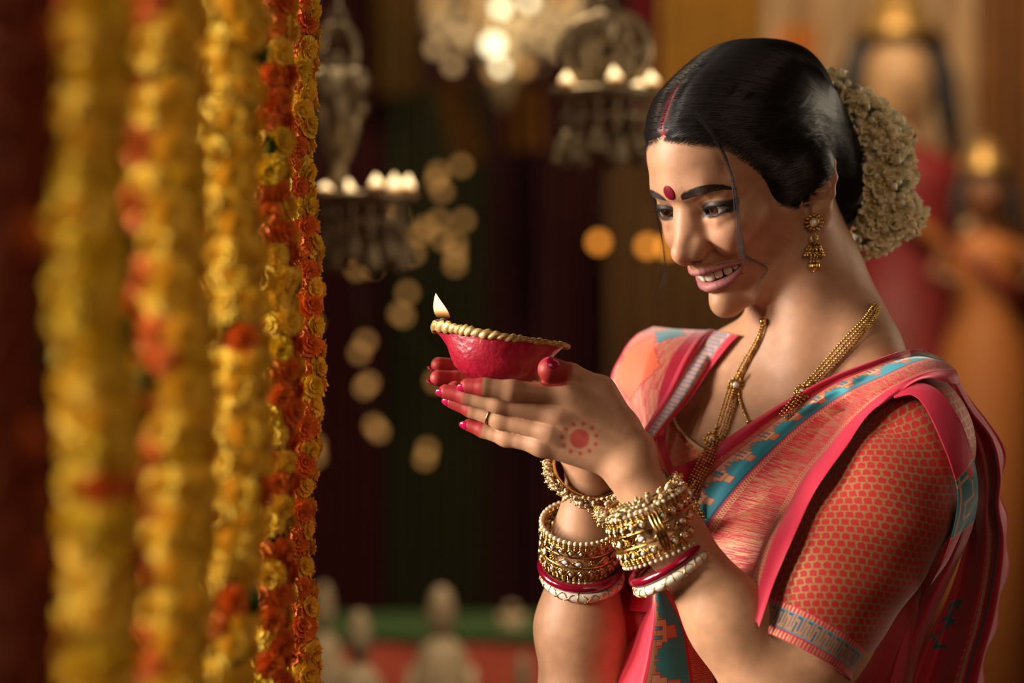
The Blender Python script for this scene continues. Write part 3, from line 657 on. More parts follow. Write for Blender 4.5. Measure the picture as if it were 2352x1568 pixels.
# ------------------------------------------------------------------ clay lamp in her hands
M_CLAY = noise_mix(mat('red_painted_clay', rough=.36, spec=.5, coat=.25), (.23, .002, .015), (.36, .010, .030), 45, 4, .3, .7, .5, 'Object', 160)
M_RIM = noise_mix(mat('gold_painted_rim', rough=.42, metal=.35), (.28, .15, .035), (.58, .39, .15), 120, 4, .3, .7, .3)
M_SOOT = mat('sooty_wick', (.012, .009, .007), .9)
DI = empty('clay_lamp', 'red clay oil lamp with gold scalloped rim resting on her palms', 'lamp', at(1152, 774, -.040), rot=(math.radians(-3.5), math.radians(8.5), 0))
def rimr(t):
    c = np.cos(t); return .0475 + .0135*np.clip(-c, 0, 1)**14 + .0115*np.clip(c, 0, 1)**7
def rimz(t): return .0015*np.cos(2*t) - .0015*np.clip(-np.cos(t), 0, 1)**10
def bowl():
    n = 96; prof = [(.985, .001), (.97, -.0035), (.94, -.0085), (.915, -.015), (.86, -.023), (.76, -.031), (.58, -.0375), (.30, -.0415), (0.0, -.042)]
    inner = [(0, -.036), (.45, -.033), (.68, -.026), (.82, -.014), (.89, -.004), (.95, .001)]
    th = np.linspace(0, 2*math.pi, n, endpoint=False); V = []; F = []
    allp = inner + prof; m = len(allp)
    for f, z in allp:
        w = np.clip((z + .022)/.022, 0, 1)**1.6; r = f*(.0475*(1-w) + rimr(th)*w); lump = 1 + .012*np.sin(3*th+f*5) + .008*np.sin(7*th + z*300)
        V += [(a*math.cos(t)*l, a*math.sin(t)*l, z + rz*w) for a, t, l, rz in zip(r, th, lump, rimz(th))]
    for i in range(m-1):
        for j in range(n): F.append((i*n+j, i*n+(j+1) % n, (i+1)*n+(j+1) % n, (i+1)*n+j))
    return V, F
V, F = bowl(); mesh('bowl', V, F, M_CLAY, DI)
mb = MB(); n = 400; th = np.linspace(0, 2*math.pi, n, endpoint=False); m = 12; V = []
for t in th:
    r = float(rimr(t))*.985; b = abs(math.sin(t*21 + .6*math.sin(t*5)))**.7; hh = .0040 - .0014*math.cos(t); left = max(-math.cos(t), 0)**14
    for k in range(m):
        p = 2*math.pi*k/m; tt = t + .05*math.sin(p)
        rr = r + (.0010 + .0018*b)*math.cos(p); zz = rimz(t) + (hh*(.62 + .42*b*(.8+.4*math.sin(t*13))))*math.sin(p) - .0008 + .0012*left
        V.append((rr*math.cos(tt), rr*math.sin(tt), zz))
F = [(i*m+k, ((i+1) % n)*m+k, ((i+1) % n)*m+(k+1) % m, i*m+(k+1) % m) for i in range(n) for k in range(m)]
mesh('rim', V, F, M_RIM, DI)
mb = MB(); mb.tube([(-.030, 0, -.006), (-.044, .001, .001), (-.0495, 0, .0055), (-.0505, 0, .0095)], [.0028, .003, .0028, .0020], 9)
mb.sphere((-.052, -.003, .005), (.0042, .004, .0042), 10, 7); mb.sphere((-.0565, .001, .0035), (.004, .004, .004), 10, 7); mb.sphere((-.048, -.005, .004), (.0036, .003, .0034), 10, 7)
mb.build('wick', M_SOOT, DI)
def flame_mat(name, s=26):
    m = bpy.data.materials.new(name); m.use_nodes = True; n, l = m.node_tree.nodes, m.node_tree.links; n.clear()
    out = N(n, 'ShaderNodeOutputMaterial'); em = N(n, 'ShaderNodeEmission'); tr = N(n, 'ShaderNodeBsdfTransparent'); mx = N(n, 'ShaderNodeMixShader')
    tc = N(n, 'ShaderNodeTexCoord'); sp = N(n, 'ShaderNodeSeparateXYZ'); l.new(tc.outputs['Generated'], sp.inputs[0])
    c = N(n, 'ShaderNodeValToRGB'); c.color_ramp.elements[0].position = .12; c.color_ramp.elements[0].color = (.10, .03, .008, 1); c.color_ramp.elements[1].position = .42; c.color_ramp.elements[1].color = (1, .70, .34, 1)
    q = c.color_ramp.elements.new(.27); q.color = (.75, .28, .06, 1); q = c.color_ramp.elements.new(.9); q.color = (1, .72, .34, 1); q = c.color_ramp.elements.new(1.0); q.color = (.9, .35, .08, 1)
    l.new(sp.outputs['Z'], c.inputs['Fac'])
    st = N(n, 'ShaderNodeValToRGB'); st.color_ramp.elements[0].position = .1; st.color_ramp.elements[0].color = (.02, .02, .02, 1); st.color_ramp.elements[1].position = .55; st.color_ramp.elements[1].color = (1, 1, 1, 1)
    mu = N(n, 'ShaderNodeMath', operation='MULTIPLY'); mu.inputs[1].default_value = s; l.new(sp.outputs['Z'], st.inputs['Fac']); l.new(st.outputs['Color'], mu.inputs[0]); l.new(mu.outputs[0], em.inputs['Strength'])
    lw = N(n, 'ShaderNodeLayerWeight'); lw.inputs['Blend'].default_value = .35; inv = N(n, 'ShaderNodeMath', operation='SUBTRACT'); inv.inputs[0].default_value = 1.0; l.new(lw.outputs['Facing'], inv.inputs[1])
    cm = N(n, 'ShaderNodeMix', data_type='RGBA', blend_type='MULTIPLY'); cm.inputs[7].default_value = (1, .46, .16, 1); l.new(c.outputs['Color'], cm.inputs[6]); ed = N(n, 'ShaderNodeMapRange'); ed.inputs['From Min'].default_value = .45; ed.inputs['From Max'].default_value = .95; l.new(lw.outputs['Facing'], ed.inputs['Value']); l.new(ed.outputs[0], cm.inputs[0]); l.new(cm.outputs[2], em.inputs['Color'])
    l.new(inv.outputs[0], mx.inputs['Fac']); l.new(tr.outputs[0], mx.inputs[1]); l.new(em.outputs[0], mx.inputs[2]); l.new(mx.outputs[0], out.inputs['Surface'])
    m.cycles.emission_sampling = 'NONE'; return m
M_FLAME = flame_mat('flame', 2.6)
def flame_mesh(h, r, lean=.0, n=16):
    mb = MB(); m = 18; V = []; F = []
    for i in range(m+1):
        t = i/m; rr = r*(math.sin(math.pi*min(t*1.0, 1)**.62))**.9*(1 - .30*t) if 0 < t < 1 else 0; cx = lean*(1-t)**1.4
        for j in range(n): a = 2*math.pi*j/n; V.append((cx + rr*math.cos(a), rr*math.sin(a), h*t))
    F = [(i*n+j, i*n+(j+1) % n, (i+1)*n+(j+1) % n, (i+1)*n+j) for i in range(m) for j in range(n)]
    mb.add(V, F); return mb
fl = flame_mesh(.0255, .0072, .0085).build('flame', M_FLAME, DI); fl.location = (-.0585, 0, .0045); fl.rotation_euler = (0, math.radians(-8.5), 0)
pl = bpy.data.lights.new('flame_light', 'POINT'); pl.energy = .10; pl.color = (1, .55, .22); pl.shadow_soft_size = .008
plo = bpy.data.objects.new('flame_light', pl); COL.objects.link(plo); plo.location = at(1008, 712, -.042)

# ------------------------------------------------------------------ nails and ring
M_NAIL = mat('nail_varnish', (.40, .006, .055), .18, coat=.6)
def nail(H, dors, ln=.0135, wd=.0092, fwd=.0015, lift=.62):
    (q, r2), (t, r3) = H[-2:]; ax = (t - q)/np.linalg.norm(t - q); d = np.array(dors, float); d -= ax*(d @ ax); d /= np.linalg.norm(d); s = np.cross(ax, d)
    n, m = 9, 9; V = []; F = []
    for side in (0, 1):
        for i in range(n):
            u = -1 + 2*i/(n-1)
            for j in range(m):
                v = -1 + 2*j/(m-1); w = (wd/2)*v*math.sqrt(max(1 - (max(u, 0))**2.2*.92 - (max(-u, 0))**4*.5, .02))
                z = r3*lift*1.0 + .0022 - w*w/(r3*1.3) - .0007*u*u*3 - side*.0007
                V.append(t + ax*(fwd + u*ln/2) + s*w + d*z)
    for side in (0, 1):
        for i in range(n-1):
            for j in range(m-1):
                a = side*n*m + i*m + j; f = (a, a+1, a+m+1, a+m); F.append(f if side == 0 else f[::-1])
    bd = [i for i in range(m)] + [i*m + m-1 for i in range(1, n)] + [(n-1)*m + j for j in range(m-2, -1, -1)] + [i*m for i in range(n-2, 0, -1)]
    for a, b in zip(bd, bd[1:] + bd[:1]): F.append((a, a + n*m, b + n*m, b))
    o = mesh('fingernail', V, F, M_NAIL); adopt(o, person)
for kf, dv in (('index', (0, -.80, -.60)), ('middle', (0, -.82, -.57)), ('ring', (0, -.75, -.66)), ('little', (0, -.80, -.6))): nail(LH[kf], dv)
nail(LTH, (-.1, -.82, .57), .0145, .0125, .002, .86)
for kf in RH: nail(RH[kf], (-.2, .3, -.9), .013, .009, .003)
M_GOLD = noise_mix(mat('gold', rough=.26, metal=1.0), (.62, .36, .085), (.90, .60, .20), 300, 2, .3, .7)
M_ANTG = noise_mix(mat('antique_gold', rough=.30, metal=1.0), (.38, .20, .04), (.78, .48, .13), 260, 3, .35, .62)
(m_, _), (p_, _), _, _ = LH['ring']
mb = MB(); m_, p_ = p_, LH['ring'][2][0]; c = m_*.62 + p_*.38; ax = (p_-m_)/np.linalg.norm(p_-m_); u = np.cross(ax, [0, 0, 1.]); u /= np.linalg.norm(u); v = np.cross(ax, u)
mb.tube([c + .0084*(math.cos(a)*u + math.sin(a)*v) for a in np.linspace(0, 2*math.pi, 32, endpoint=False)], .0008, 8, closed=True)
rg = tag(mb.build('finger_ring', M_GOLD), 'thin plain gold ring on the ring finger of the nearer hand', 'ring')

# ------------------------------------------------------------------ bangles
M_PEARL = mat('pearl', (.78, .62, .40), .22, spec=.6, coat=.4)
M_STONE = mat('cut_stone', (.82, .78, .76), .05, spec=1.0, coat=1.0)
M_REDB = mat('red_lacquer', (.20, .002, .016), .16, coat=.7)
M_WHITEB = noise_mix(mat('shell_white', rough=.25, coat=.4), (.70, .62, .50), (.84, .77, .66), 60, 3)
def frame(c, axis, up=(0, 0, 1)):
    z = np.array(axis, float); z /= np.linalg.norm(z); x = np.cross(up, z); x /= np.linalg.norm(x); y = np.cross(z, x)
    return Matrix(((x[0], y[0], z[0], c[0]), (x[1], y[1], z[1], c[1]), (x[2], y[2], z[2], c[2]), (0, 0, 0, 1)))
def thing_at(name, label, cat, M, group=None):
    o = empty(name, label, cat, group=group); o.matrix_world = M; return o
def ring_pts(r, z, n, ph=0, e=1.0): return [(r*math.cos(a), r*e*math.sin(a), z) for a in np.linspace(0, 2*math.pi, n, endpoint=False) + ph]
def rot_to(a):   # local x radial at angle a
    c, s = math.cos(a), math.sin(a); return np.array([[c, -s, 0], [s, c, 0], [0, 0, 1.]])
def pearl_bangle(label, M, r):
    t = thing_at('pearl_bangle', label, 'bangle', M); mb = MB()
    V, F = [], []; n = 72
    mb.lathe([(r-.0022, -.003), (r+.001, -.0032), (r+.001, .0032), (r-.0022, .003), (r-.0022, -.003)], n); mb.build('hoop', M_GOLD, t)
    pb, gb = MB(), MB(); k = 300
    for i in range(k):
        a = 2*math.pi*i/k*1.0 + random.uniform(-.02, .02); el = random.uniform(-1.25, 1.25); L = random.uniform(.0025, .0075)
        d = np.array([math.cos(el)*math.cos(a), math.cos(el)*math.sin(a), math.sin(el)]); b = np.array([(r+.001)*math.cos(a), (r+.001)*math.sin(a), 0]); p = b + d*L
        pb.sphere(p, random.uniform(.0016, .0023), 9, 6); gb.sphere(p + d*.0026, .0011, 6, 4); gb.sphere(p - d*.0020, .0011, 6, 4)
    o = pb.build('pearl_cluster', M_PEARL, t); o['kind'] = 'stuff'; o = gb.build('gold_drops', M_GOLD, t); o['kind'] = 'stuff'; return t
def gem_meshes():
    mb = MB(); s = .0050; V = [(0, s, 0), (s*.82, 0, 0), (0, -s, 0), (-s*.82, 0, 0)]
    # open diamond frame, local z outwards (x along circumference, y along axis)
    O = [np.array((*v[:2], 0)) for v in V]; I = [o*.66 for o in O]
    W = [o for o in O] + [o*.97 + np.array([0, 0, .0022]) for o in O] + [i + np.array([0, 0, .0022]) for i in I] + [i + np.array([0, 0, .0006]) for i in I]
    F = [(a+k*4, a+k*4+4, (a+1) % 4+k*4+4, (a+1) % 4+k*4) for k in range(3) for a in range(4)]; mb.add(W, F); d = mb.me('diamond_setting')
    mb = MB(); I = [o*.66 for o in O]; mb.add([i + np.array([0, 0, .0008]) for i in I] + [i*.45 + np.array([0, 0, .0024]) for i in I], [(0, 4, 5, 1), (1, 5, 6, 2), (2, 6, 7, 3), (3, 7, 4, 0), (4, 7, 6, 5)]); ds = mb.me('diamond_stone'); ds.polygons.foreach_set('use_smooth', [False]*5)
    mb = MB(); P = [(math.sin(a)*.0036*(.62 if math.cos(a) < 0 else 1)*(1 - .35*max(-math.cos(a), 0)), .0046*math.cos(a), .001) for a in np.linspace(0, 2*math.pi, 20, endpoint=False)]
    P = [(y, x, z) for x, y, z in P]; mb.tube(P, .0008, 6, closed=True); dr = mb.me('drop_setting')
    mb = MB(); mb.sphere((.0008, 0, .0008), (.0032, .0024, .0016), 10, 6); dd = mb.me('drop_stone')
    mb = MB()
    for a in range(7): mb.sphere((.0022*math.cos(a*.9), .0022*math.sin(a*.9), .0012), .0011, 7, 5)
    mb.sphere((0, 0, .002), .0014, 8, 6); fl_ = mb.me('flower_setting')
    for me_, m_ in ((d, M_GOLD), (ds, M_STONE), (dr, M_GOLD), (dd, M_STONE), (fl_, M_ANTG)): me_.materials.append(m_)
    return d, ds, dr, dd, fl_
GEMS = None
def kada(label, M, r, hgt, hinge=None, pearls=True):
    global GEMS
    if GEMS is None: GEMS = gem_meshes()
    t = thing_at('gold_cuff', label, 'bangle', M); h = hgt/2
    mb = MB()
    for z in (-h+.004, -h*.30, h*.30, h-.004):
        mb.tube(ring_pts(r, z, 96), .0008, 6, closed=True)
        mb.tube(ring_pts(r+.0006, z+.0011, 96), .0004, 5, closed=True)
    mb.tube(ring_pts(r, -h+.0065, 96), .0005, 5, closed=True); mb.tube(ring_pts(r, h-.0065, 96), .0005, 5, closed=True)
    if hinge is not None:
        R_ = rot_to(hinge)
        for dv in (-.0032, 0, .0032): mb.tube([R_ @ np.array([r+.0015, dv, -h+.003]), R_ @ np.array([r+.0015, dv, h-.003])], .0015, 8)
    # scroll work between the stones
    for row, z in ((0, h*.62), (1, -h*.62)):
        k = 24
        for i in range(k):
            a = 2*math.pi*(i+.5)/k; P = [(r*math.cos(a+da), r*math.sin(a+da), z + dz) for da, dz in ((-.06, -.0035), (0, .0005), (.06, -.0035))]; mb.tube(P, .0005, 5)
            P = [(r*math.cos(a+da), r*math.sin(a+da), z + dz) for da, dz in ((-.06, .0038), (0, .0008), (.06, .0038))]; mb.tube(P, .0005, 5)
    P = [((r)*math.cos(a), r*math.sin(a), h*.18*math.sin(a*12)) for a in np.linspace(0, 2*math.pi, 240, endpoint=False)]; mb.tube(P, .0006, 5, closed=True)
    mb.build('filigree_band', M_GOLD, t)
    b, p = MB(), MB(); k = 44
    for i in range(k):
        a = 2*math.pi*i/k; c, s = math.cos(a), math.sin(a)
        for e in (1, -1):
            for q in range(3): b.sphere(((r+.0004)*c, (r+.0004)*s, e*(h - .0042 + q*.0017)), (.0019, .0019, .0010), 8, 5)
            rp = .0023 if e > 0 else .0017
            if (pearls or e < 0): p.sphere(((r+.0004)*c, (r+.0004)*s, e*(h + .0022)), rp, 10, 7)
    o = b.build('bead_edge', M_ANTG, t); o['kind'] = 'stuff'; o = p.build('pearl_edge', M_PEARL, t); o['kind'] = 'stuff'
    def put(me_, st, a, z, nm):
        if hinge is not None and abs((a - hinge + math.pi) % (2*math.pi) - math.pi) < .14: return
        o = bpy.data.objects.new(nm, me_); COL.objects.link(o); o.parent = t; c, s = math.cos(a), math.sin(a)
        o.matrix_local = Matrix(((-s, 0, c, r*c), (c, 0, s, r*s), (0, 1, 0, z), (0, 0, 0, 1)))
        if st is not None:
            q = bpy.data.objects.new('stone', st); COL.objects.link(q); q.parent = o
    for i in range(24):
        a = 2*math.pi*i/24; put(GEMS[0], GEMS[1], a, h*.60, 'diamond_setting'); put(GEMS[0], GEMS[1], a + .02, -h*.60, 'diamond_setting')
    for i in range(18):
        a = 2*math.pi*(i+.3)/18
        if i % 3 == 2: put(GEMS[4], None, a, 0, 'flower_setting')
        else: put(GEMS[2], GEMS[3], a, 0, 'drop_setting')
    return t
def plain_bangle(name, label, M, r, w, m, gold=False):
    t = thing_at(name, label, 'bangle', M); mb = MB(); n = 96
    mb.tube(ring_pts(r, 0, n), w, 12, closed=True, flat=1.0); mb.build('hoop', m, t)
    if gold:
        g = MB(); k = 8
        for i in range(k):
            a0 = 2*math.pi*i/k; L = 2*math.pi/k*.72; rr = r + w*.72
            for sgn in (1, -1):
                P = [((r + 1.03*w*math.cos(1.0*math.cos(2*math.pi*u)))*math.cos(a0 + L*u), (r + 1.03*w*math.cos(1.0*math.cos(2*math.pi*u)))*math.sin(a0 + L*u), sgn*1.03*w*math.sin(1.0*math.cos(math.pi*u*2))) for u in np.linspace(0, 1, 21)]; g.tube(P, .00042, 5)
            for u in (.25, .75): a = a0 + L*u; g.sphere(((r + w*1.05)*math.cos(a), (r + w*1.05)*math.sin(a), 0), .0010, 7, 5)
            a = a0 + L*1.18; g.tube([((r + w*1.03*math.cos(p))*math.cos(a), (r + w*1.03*math.cos(p))*math.sin(a), w*1.03*math.sin(p)) for p in np.linspace(0, 2*math.pi, 14, endpoint=False)], .0004, 5, closed=True)
        g.build('gold_wirework', M_GOLD, t)
    return t
def img_axis(px, py, dy): v = np.array([px, 0, -py], float); v /= np.linalg.norm(v); v = v*math.cos(dy) + np.array([0, -1, 0])*math.sin(dy); return v
aN = img_axis(-.40, -.917, math.radians(3)); aN2 = img_axis(-.52, -.80, math.radians(6))
pearl_bangle('pearl cluster bangle at the top of the nearer wrist', frame(at(1468, 1148, -.086), aN, (0, -1, 0)), .0325)
kada('wide gold cuff with stones and hinge on the nearer wrist', frame(at(1502, 1210, -.088), aN, (0, -1, 0)), .0365, .039, hinge=math.radians(94))
plain_bangle('lacquer_bangle', 'dark red bangle on the nearer wrist, below the gold cuff', frame(at(1534, 1284, -.088), aN2, (0, -1, 0)), .0350, .0040, M_REDB)
plain_bangle('shell_bangle', 'white bangle with gold wire on the nearer forearm', frame(at(1546, 1304, -.088), aN2, (0, -1, 0)), .0350, .0046, M_WHITEB, True)
aF = img_axis(.02, -1, math.radians(30)); aF1 = img_axis(-.22, -.97, math.radians(24))
pearl_bangle('pearl cluster bangle hanging loose on the farther wrist', frame(at(1352, 1078, .004), img_axis(.28, -1, math.radians(50)), (0, -1, 0)), .0325)
kada('wide gold cuff with pearl edge on the farther wrist', frame(at(1332, 1243, .012), aF, (0, -1, 0)), .0345, .037)
plain_bangle('lacquer_bangle', 'dark red bangle on the farther wrist, below the gold cuff', frame(at(1333, 1300, .014), aF, (0, -1, 0)), .0345, .0042, M_REDB)
plain_bangle('shell_bangle', 'white bangle with gold wire on the farther forearm', frame(at(1337, 1322, .014), aF, (0, -1, 0)), .0335, .0044, M_WHITEB, True)
# ------------------------------------------------------------------ blouse and sari: woven cloth laid over the body
PINK = (.50, .011, .046); ZARI = (.52, .245, .13); TEAL = (.018, .25, .33); CORAL = (.80, .16, .075); REDL = (.46, .010, .024); BRED = (.37, .007, .009); BGOLD = (.28, .14, .042); CREAM = (.66, .50, .32)
def cloth_mat(name, rough=.55, thread=0.35):
    m = mat(name, rough=rough, spec=.3, sheen=.25); n, l, b = nt(m); a = N(n, 'ShaderNodeAttribute', attribute_name='weave'); l.new(a.outputs['Color'], b.inputs['Base Color'])
    mu = N(n, 'ShaderNodeMath', operation='MULTIPLY'); mu.inputs[1].default_value = .62; l.new(a.outputs['Alpha'], mu.inputs[0]); l.new(mu.outputs[0], b.inputs['Metallic'])
    mr = N(n, 'ShaderNodeMapRange'); mr.inputs['To Min'].default_value = rough; mr.inputs['To Max'].default_value = .47; l.new(a.outputs['Alpha'], mr.inputs['Value']); l.new(mr.outputs[0], b.inputs['Roughness'])
    uv = N(n, 'ShaderNodeUVMap', uv_map='thread'); w = N(n, 'ShaderNodeTexWave', wave_type='BANDS', bands_direction='DIAGONAL'); w.inputs['Scale'].default_value = 420; w.inputs['Distortion'].default_value = .6
    l.new(uv.outputs[0], w.inputs['Vector']); bp = N(n, 'ShaderNodeBump'); bp.inputs['Strength'].default_value = .16; bp.inputs['Distance'].default_value = .0006
    ml = N(n, 'ShaderNodeMath', operation='MULTIPLY'); l.new(w.outputs['Fac'], ml.inputs[0]); l.new(a.outputs['Alpha'], ml.inputs[1]); l.new(ml.outputs[0], bp.inputs['Height']); l.new(bp.outputs['Normal'], b.inputs['Normal'])
    return m
M_CLOTH = cloth_mat('sari_silk'); M_BLOUSE = cloth_mat('brocade', .6)

def grid_mesh(name, G, col, m, thick=.0006, closed=False, parent=None):
    """G (nu,nv,3) points, col (nu-1,nv-1,4) per face weave colour"""
    nu, nv, _ = G.shape; I = np.arange(nu*nv).reshape(nu, nv)
    F = np.stack([I[:-1, :-1], I[1:, :-1], I[1:, 1:], I[:-1, 1:]], -1).reshape(-1, 4)
    me = np_mesh(name, G.reshape(-1, 3), F, 4)
    a = me.attributes.new('weave', 'FLOAT_COLOR', 'FACE'); a.data.foreach_set('color', np.ascontiguousarray(col, np.float32).reshape(-1))
    du = np.concatenate([[0], np.cumsum(np.linalg.norm(np.diff(G, axis=0), axis=2).mean(1))]); dv = np.concatenate([[0], np.cumsum(np.linalg.norm(np.diff(G, axis=1), axis=2).mean(0))])
    UV = np.stack(np.meshgrid(du, dv, indexing='ij'), -1).reshape(-1, 2); uv = me.uv_layers.new(name='thread'); uv.data.foreach_set('uv', UV[F.ravel()].astype(np.float32).ravel())
    o = link(name, me, m, None)
    if thick: s = o.modifiers.new('thick', 'SOLIDIFY'); s.thickness = thick; s.offset = 0
    if parent is not None: adopt(o, parent)
    return o
SLV = [(2110, 905, -.010, .012), (2112, 925, -.022, .034), (2105, 985, -.038, .050), (2082, 1070, -.048, .056), (2010, 1190, -.060, .061), (1925, 1330, -.074, .0585), (1850, 1470, -.088, .0515), (1832, 1506, -.091, .0500)]
def form_sdf(P):
    P = np.ascontiguousarray(P, np.float32); d = torso_sdf(P)
    d = smin(d, chain(P, [(at(a, b, y), r + .004) for a, b, y, r in SLV], .02), .01)
    return d
CAMP = np.array([0, -DIST, CZ])
def hits(pp, y0=-.24, y1=.34):
    """depth y at which the view ray through each photo pixel first meets the dress form, nan where it misses"""
    pp = np.asarray(pp, float); sh = pp.shape[:-1]; q = pp.reshape(-1, 2); D = np.stack([(q[:, 0]-1176)*PXM/DIST, np.ones(len(q)), -(q[:, 1]-784)*PXM/DIST], 1)
    y = np.full(len(q), y0); live = np.ones(len(q), bool)
    for _ in range(70):
        P = CAMP + D*(y + DIST)[:, None]; d = np.full(len(q), 9.0); d[live] = form_sdf(P[live]); y = np.where(live, y + np.maximum(d*.8, 0), y); live &= (d > .0004) & (y < y1)
        if not live.any(): break
    P = CAMP + D*(y + DIST)[:, None]; d = form_sdf(P); y[(d > .003) | (y >= y1)] = np.nan
    return y.reshape(sh)
def blur(A, k):
    for ax in (0, 1):
        for _ in range(k):
            B = np.pad(A, [(1, 1) if i == ax else (0, 0) for i in range(A.ndim)], mode='edge'); sl = lambda s: tuple(s if i == ax else slice(None) for i in range(A.ndim))
            A = .25*B[sl(slice(0, -2))] + .5*B[sl(slice(1, -1))] + .25*B[sl(slice(2, None))]
    return A
def loft(rails, nu, vs, off=.006, k=6, usehit=True, pull=0.0):
    """rails: curves of (px,py,y); sampled nu along, v positions vs between rails (0..len-1); returns pixel grid and world grid"""
    R = np.stack([spline(np.array(r, float), nu) for r in rails], 1); m = len(rails)
    G = np.stack([spline(R[i], 12*m) for i in range(nu)], 0) if False else None
    vs = np.asarray(vs); i0 = np.clip(np.floor(vs).astype(int), 0, m-2); t = vs - i0
    Rp = np.concatenate([2*R[:, :1] - R[:, 1:2], R, 2*R[:, -1:] - R[:, -2:-1]], 1)
    p0, p1, p2, p3 = Rp[:, i0], Rp[:, i0+1], Rp[:, i0+2], Rp[:, i0+3]; t = t[None, :, None]
    lin = p1*(1-t) + p2*t; cub = .5*((2*p1)+(-p0+p2)*t+(2*p0-5*p1+4*p2-p3)*t*t+(-p0+3*p1-3*p2+p3)*t**3); X = .4*lin + .6*cub
    y = X[:, :, 2].copy()
    if usehit:
        h = hits(X[:, :, :2]) - off; y = np.where(np.isnan(h), y, np.minimum(h, y) if usehit == 'min' else h); y = blur(y, k)
        h2 = np.where(np.isnan(h), 9, h + off - .0025); y = np.minimum(y, h2)
    s = (y + DIST)/DIST; G = np.stack([(X[:, :, 0]-1176)*PXM*s, y, CZ - (X[:, :, 1]-784)*PXM*s], -1)
    return X, G
def rgba(shape, c, a=0.0): o = np.zeros(shape + (4,), np.float32); o[..., :3] = c; o[..., 3] = a; return o
def setc(C, m, c, a=0.0): C[m, :3] = c; C[m, 3] = a
def outline(K): 
    e = np.zeros(K.shape, bool); e[1:] |= K[1:] != K[:-1]; e[:, 1:] |= K[:, 1:] != K[:, :-1]; return e
def hash2(i, j): h = np.sin(i*127.1 + j*311.7)*43758.5453; return h - np.floor(h)
def steps(u, v, W, per, cell):
    """stepped teal and gold figures across a border of width W (mm)"""
    i = np.floor(u/cell); j = np.floor(v/cell); nW = W/cell; P = per/cell
    t = np.abs((i % P) - P/2)/(P/2); q = np.floor(t*5)/5; alt = np.floor(i/P) % 2
    teal = (j > nW*(.76 - .66*(1 - q)*(t < .75))) & (j < nW*.97)
    K = teal.astype(int); K[(np.abs(t - .86) < .07) & (j < nW*.36)] = 1; K[(t > .55) & (j < nW*.5) & (K == 0) & (j > nW*.16)] = 2
    K[(t < .10) & (j < nW*.30)] = 0
    return K
def scales(u, v, w=7.4, h=6.0):
    """woven scale ground: True where the gold lines run"""
    r = np.floor(v/h); x = (u/w + .5*(r % 2)); fx = x - np.floor(x); fy = v/h - r; jag = .05*np.sin(u*5.1)*np.sin(v*6.3)
    edge = np.minimum(fx, 1-fx)*w; lift = 1.5*np.abs(fx-.5)**1.5*2
    return (edge < .75 + jag*6) | (fy*h < .9 + 2.2*np.abs(2*fx-1)**2.5 + jag*6)

# --- sleeve of the blouse on the nearer arm
def sleeve():
    A = np.array([(*at(a, b, y), r) for a, b, y, r in SLV]); S = spline(A, 300); nu, nv = 300, 380
    C3 = S[:, :3]; T = np.gradient(C3, axis=0); T /= np.linalg.norm(T, axis=1)[:, None]; n0 = np.array([0, -1.0, 0]); Nn = n0 - T*(T @ n0)[:, None]; Nn /= np.linalg.norm(Nn, axis=1)[:, None]; B = np.cross(T, Nn)
    th = np.linspace(-math.pi, math.pi, nv); u = np.linspace(0, 1, nu)[:, None]
    wr = .0022*np.sin(u*16 + th*1.6 + 1.0)*np.exp(-((th - .9)/1.1)**2)*(u > .05)*np.sin(np.pi*np.clip(u*1.1, 0, 1)) + .0016*np.sin(u*27 - th*3)*np.exp(-((th + .9)/.9)**2)*np.sin(np.pi*u)
    R = S[:, 3][:, None] + wr; sk = .016*np.cos(th)*0
    G = C3[:, None] + R[..., None]*(np.cos(th)[None, :, None]*Nn[:, None] + np.sin(th)[None, :, None]*B[:, None]) + (sk[None, :, None]*T[:, None])
    L = np.concatenate([[0], np.cumsum(np.linalg.norm(np.diff(C3, axis=0), axis=1))])*1e3; Lt = L[-1]
    um = np.broadcast_to((.5*(L[1:] + L[:-1]))[:, None], (nu-1, nv-1)); vm = np.broadcast_to((.5*(th[1:] + th[:-1]))[None, :]*52, (nu-1, nv-1))
    C = rgba((nu-1, nv-1), BRED, .12); g = scales(vm*.85 + um*.5 + 400, um*.85 - vm*.5 + 400 + 2*np.sin(vm*.03)); setc(C, g, BGOLD, .5)
    d = Lt - um                                                        # distance from the hem
    band = d < 27; setc(C, band, PINK)
    tooth = ((d > 22) & (d < 26) | (d > 1.5) & (d < 6)) & ((vm % 3.2) < 1.7); setc(C, tooth, ZARI, .6)
    setc(C, ((d > 20.3) & (d < 21.6)) | ((d > 7) & (d < 8.3)), TEAL); inn = (d > 8.3) & (d < 20.3); setc(C, inn, (.40, .19, .11), .5)
    p = (vm % 9.0); key = inn & (((p < 1.1) & (d > 9.5)) | ((p > 3.4) & (p < 4.5) & (d < 16.5)) | ((p > 6.2) & (p < 7.2) & (d > 11)) | ((p > 0) & (p < 4.5) & (d > 18.6))); setc(C, key, (.02, .11, .16), .1)
    setc(C, d < 1.5, PINK)
    o = grid_mesh('blouse_sleeve', G, C, M_BLOUSE, .0008, parent=person); return o
sleeve()

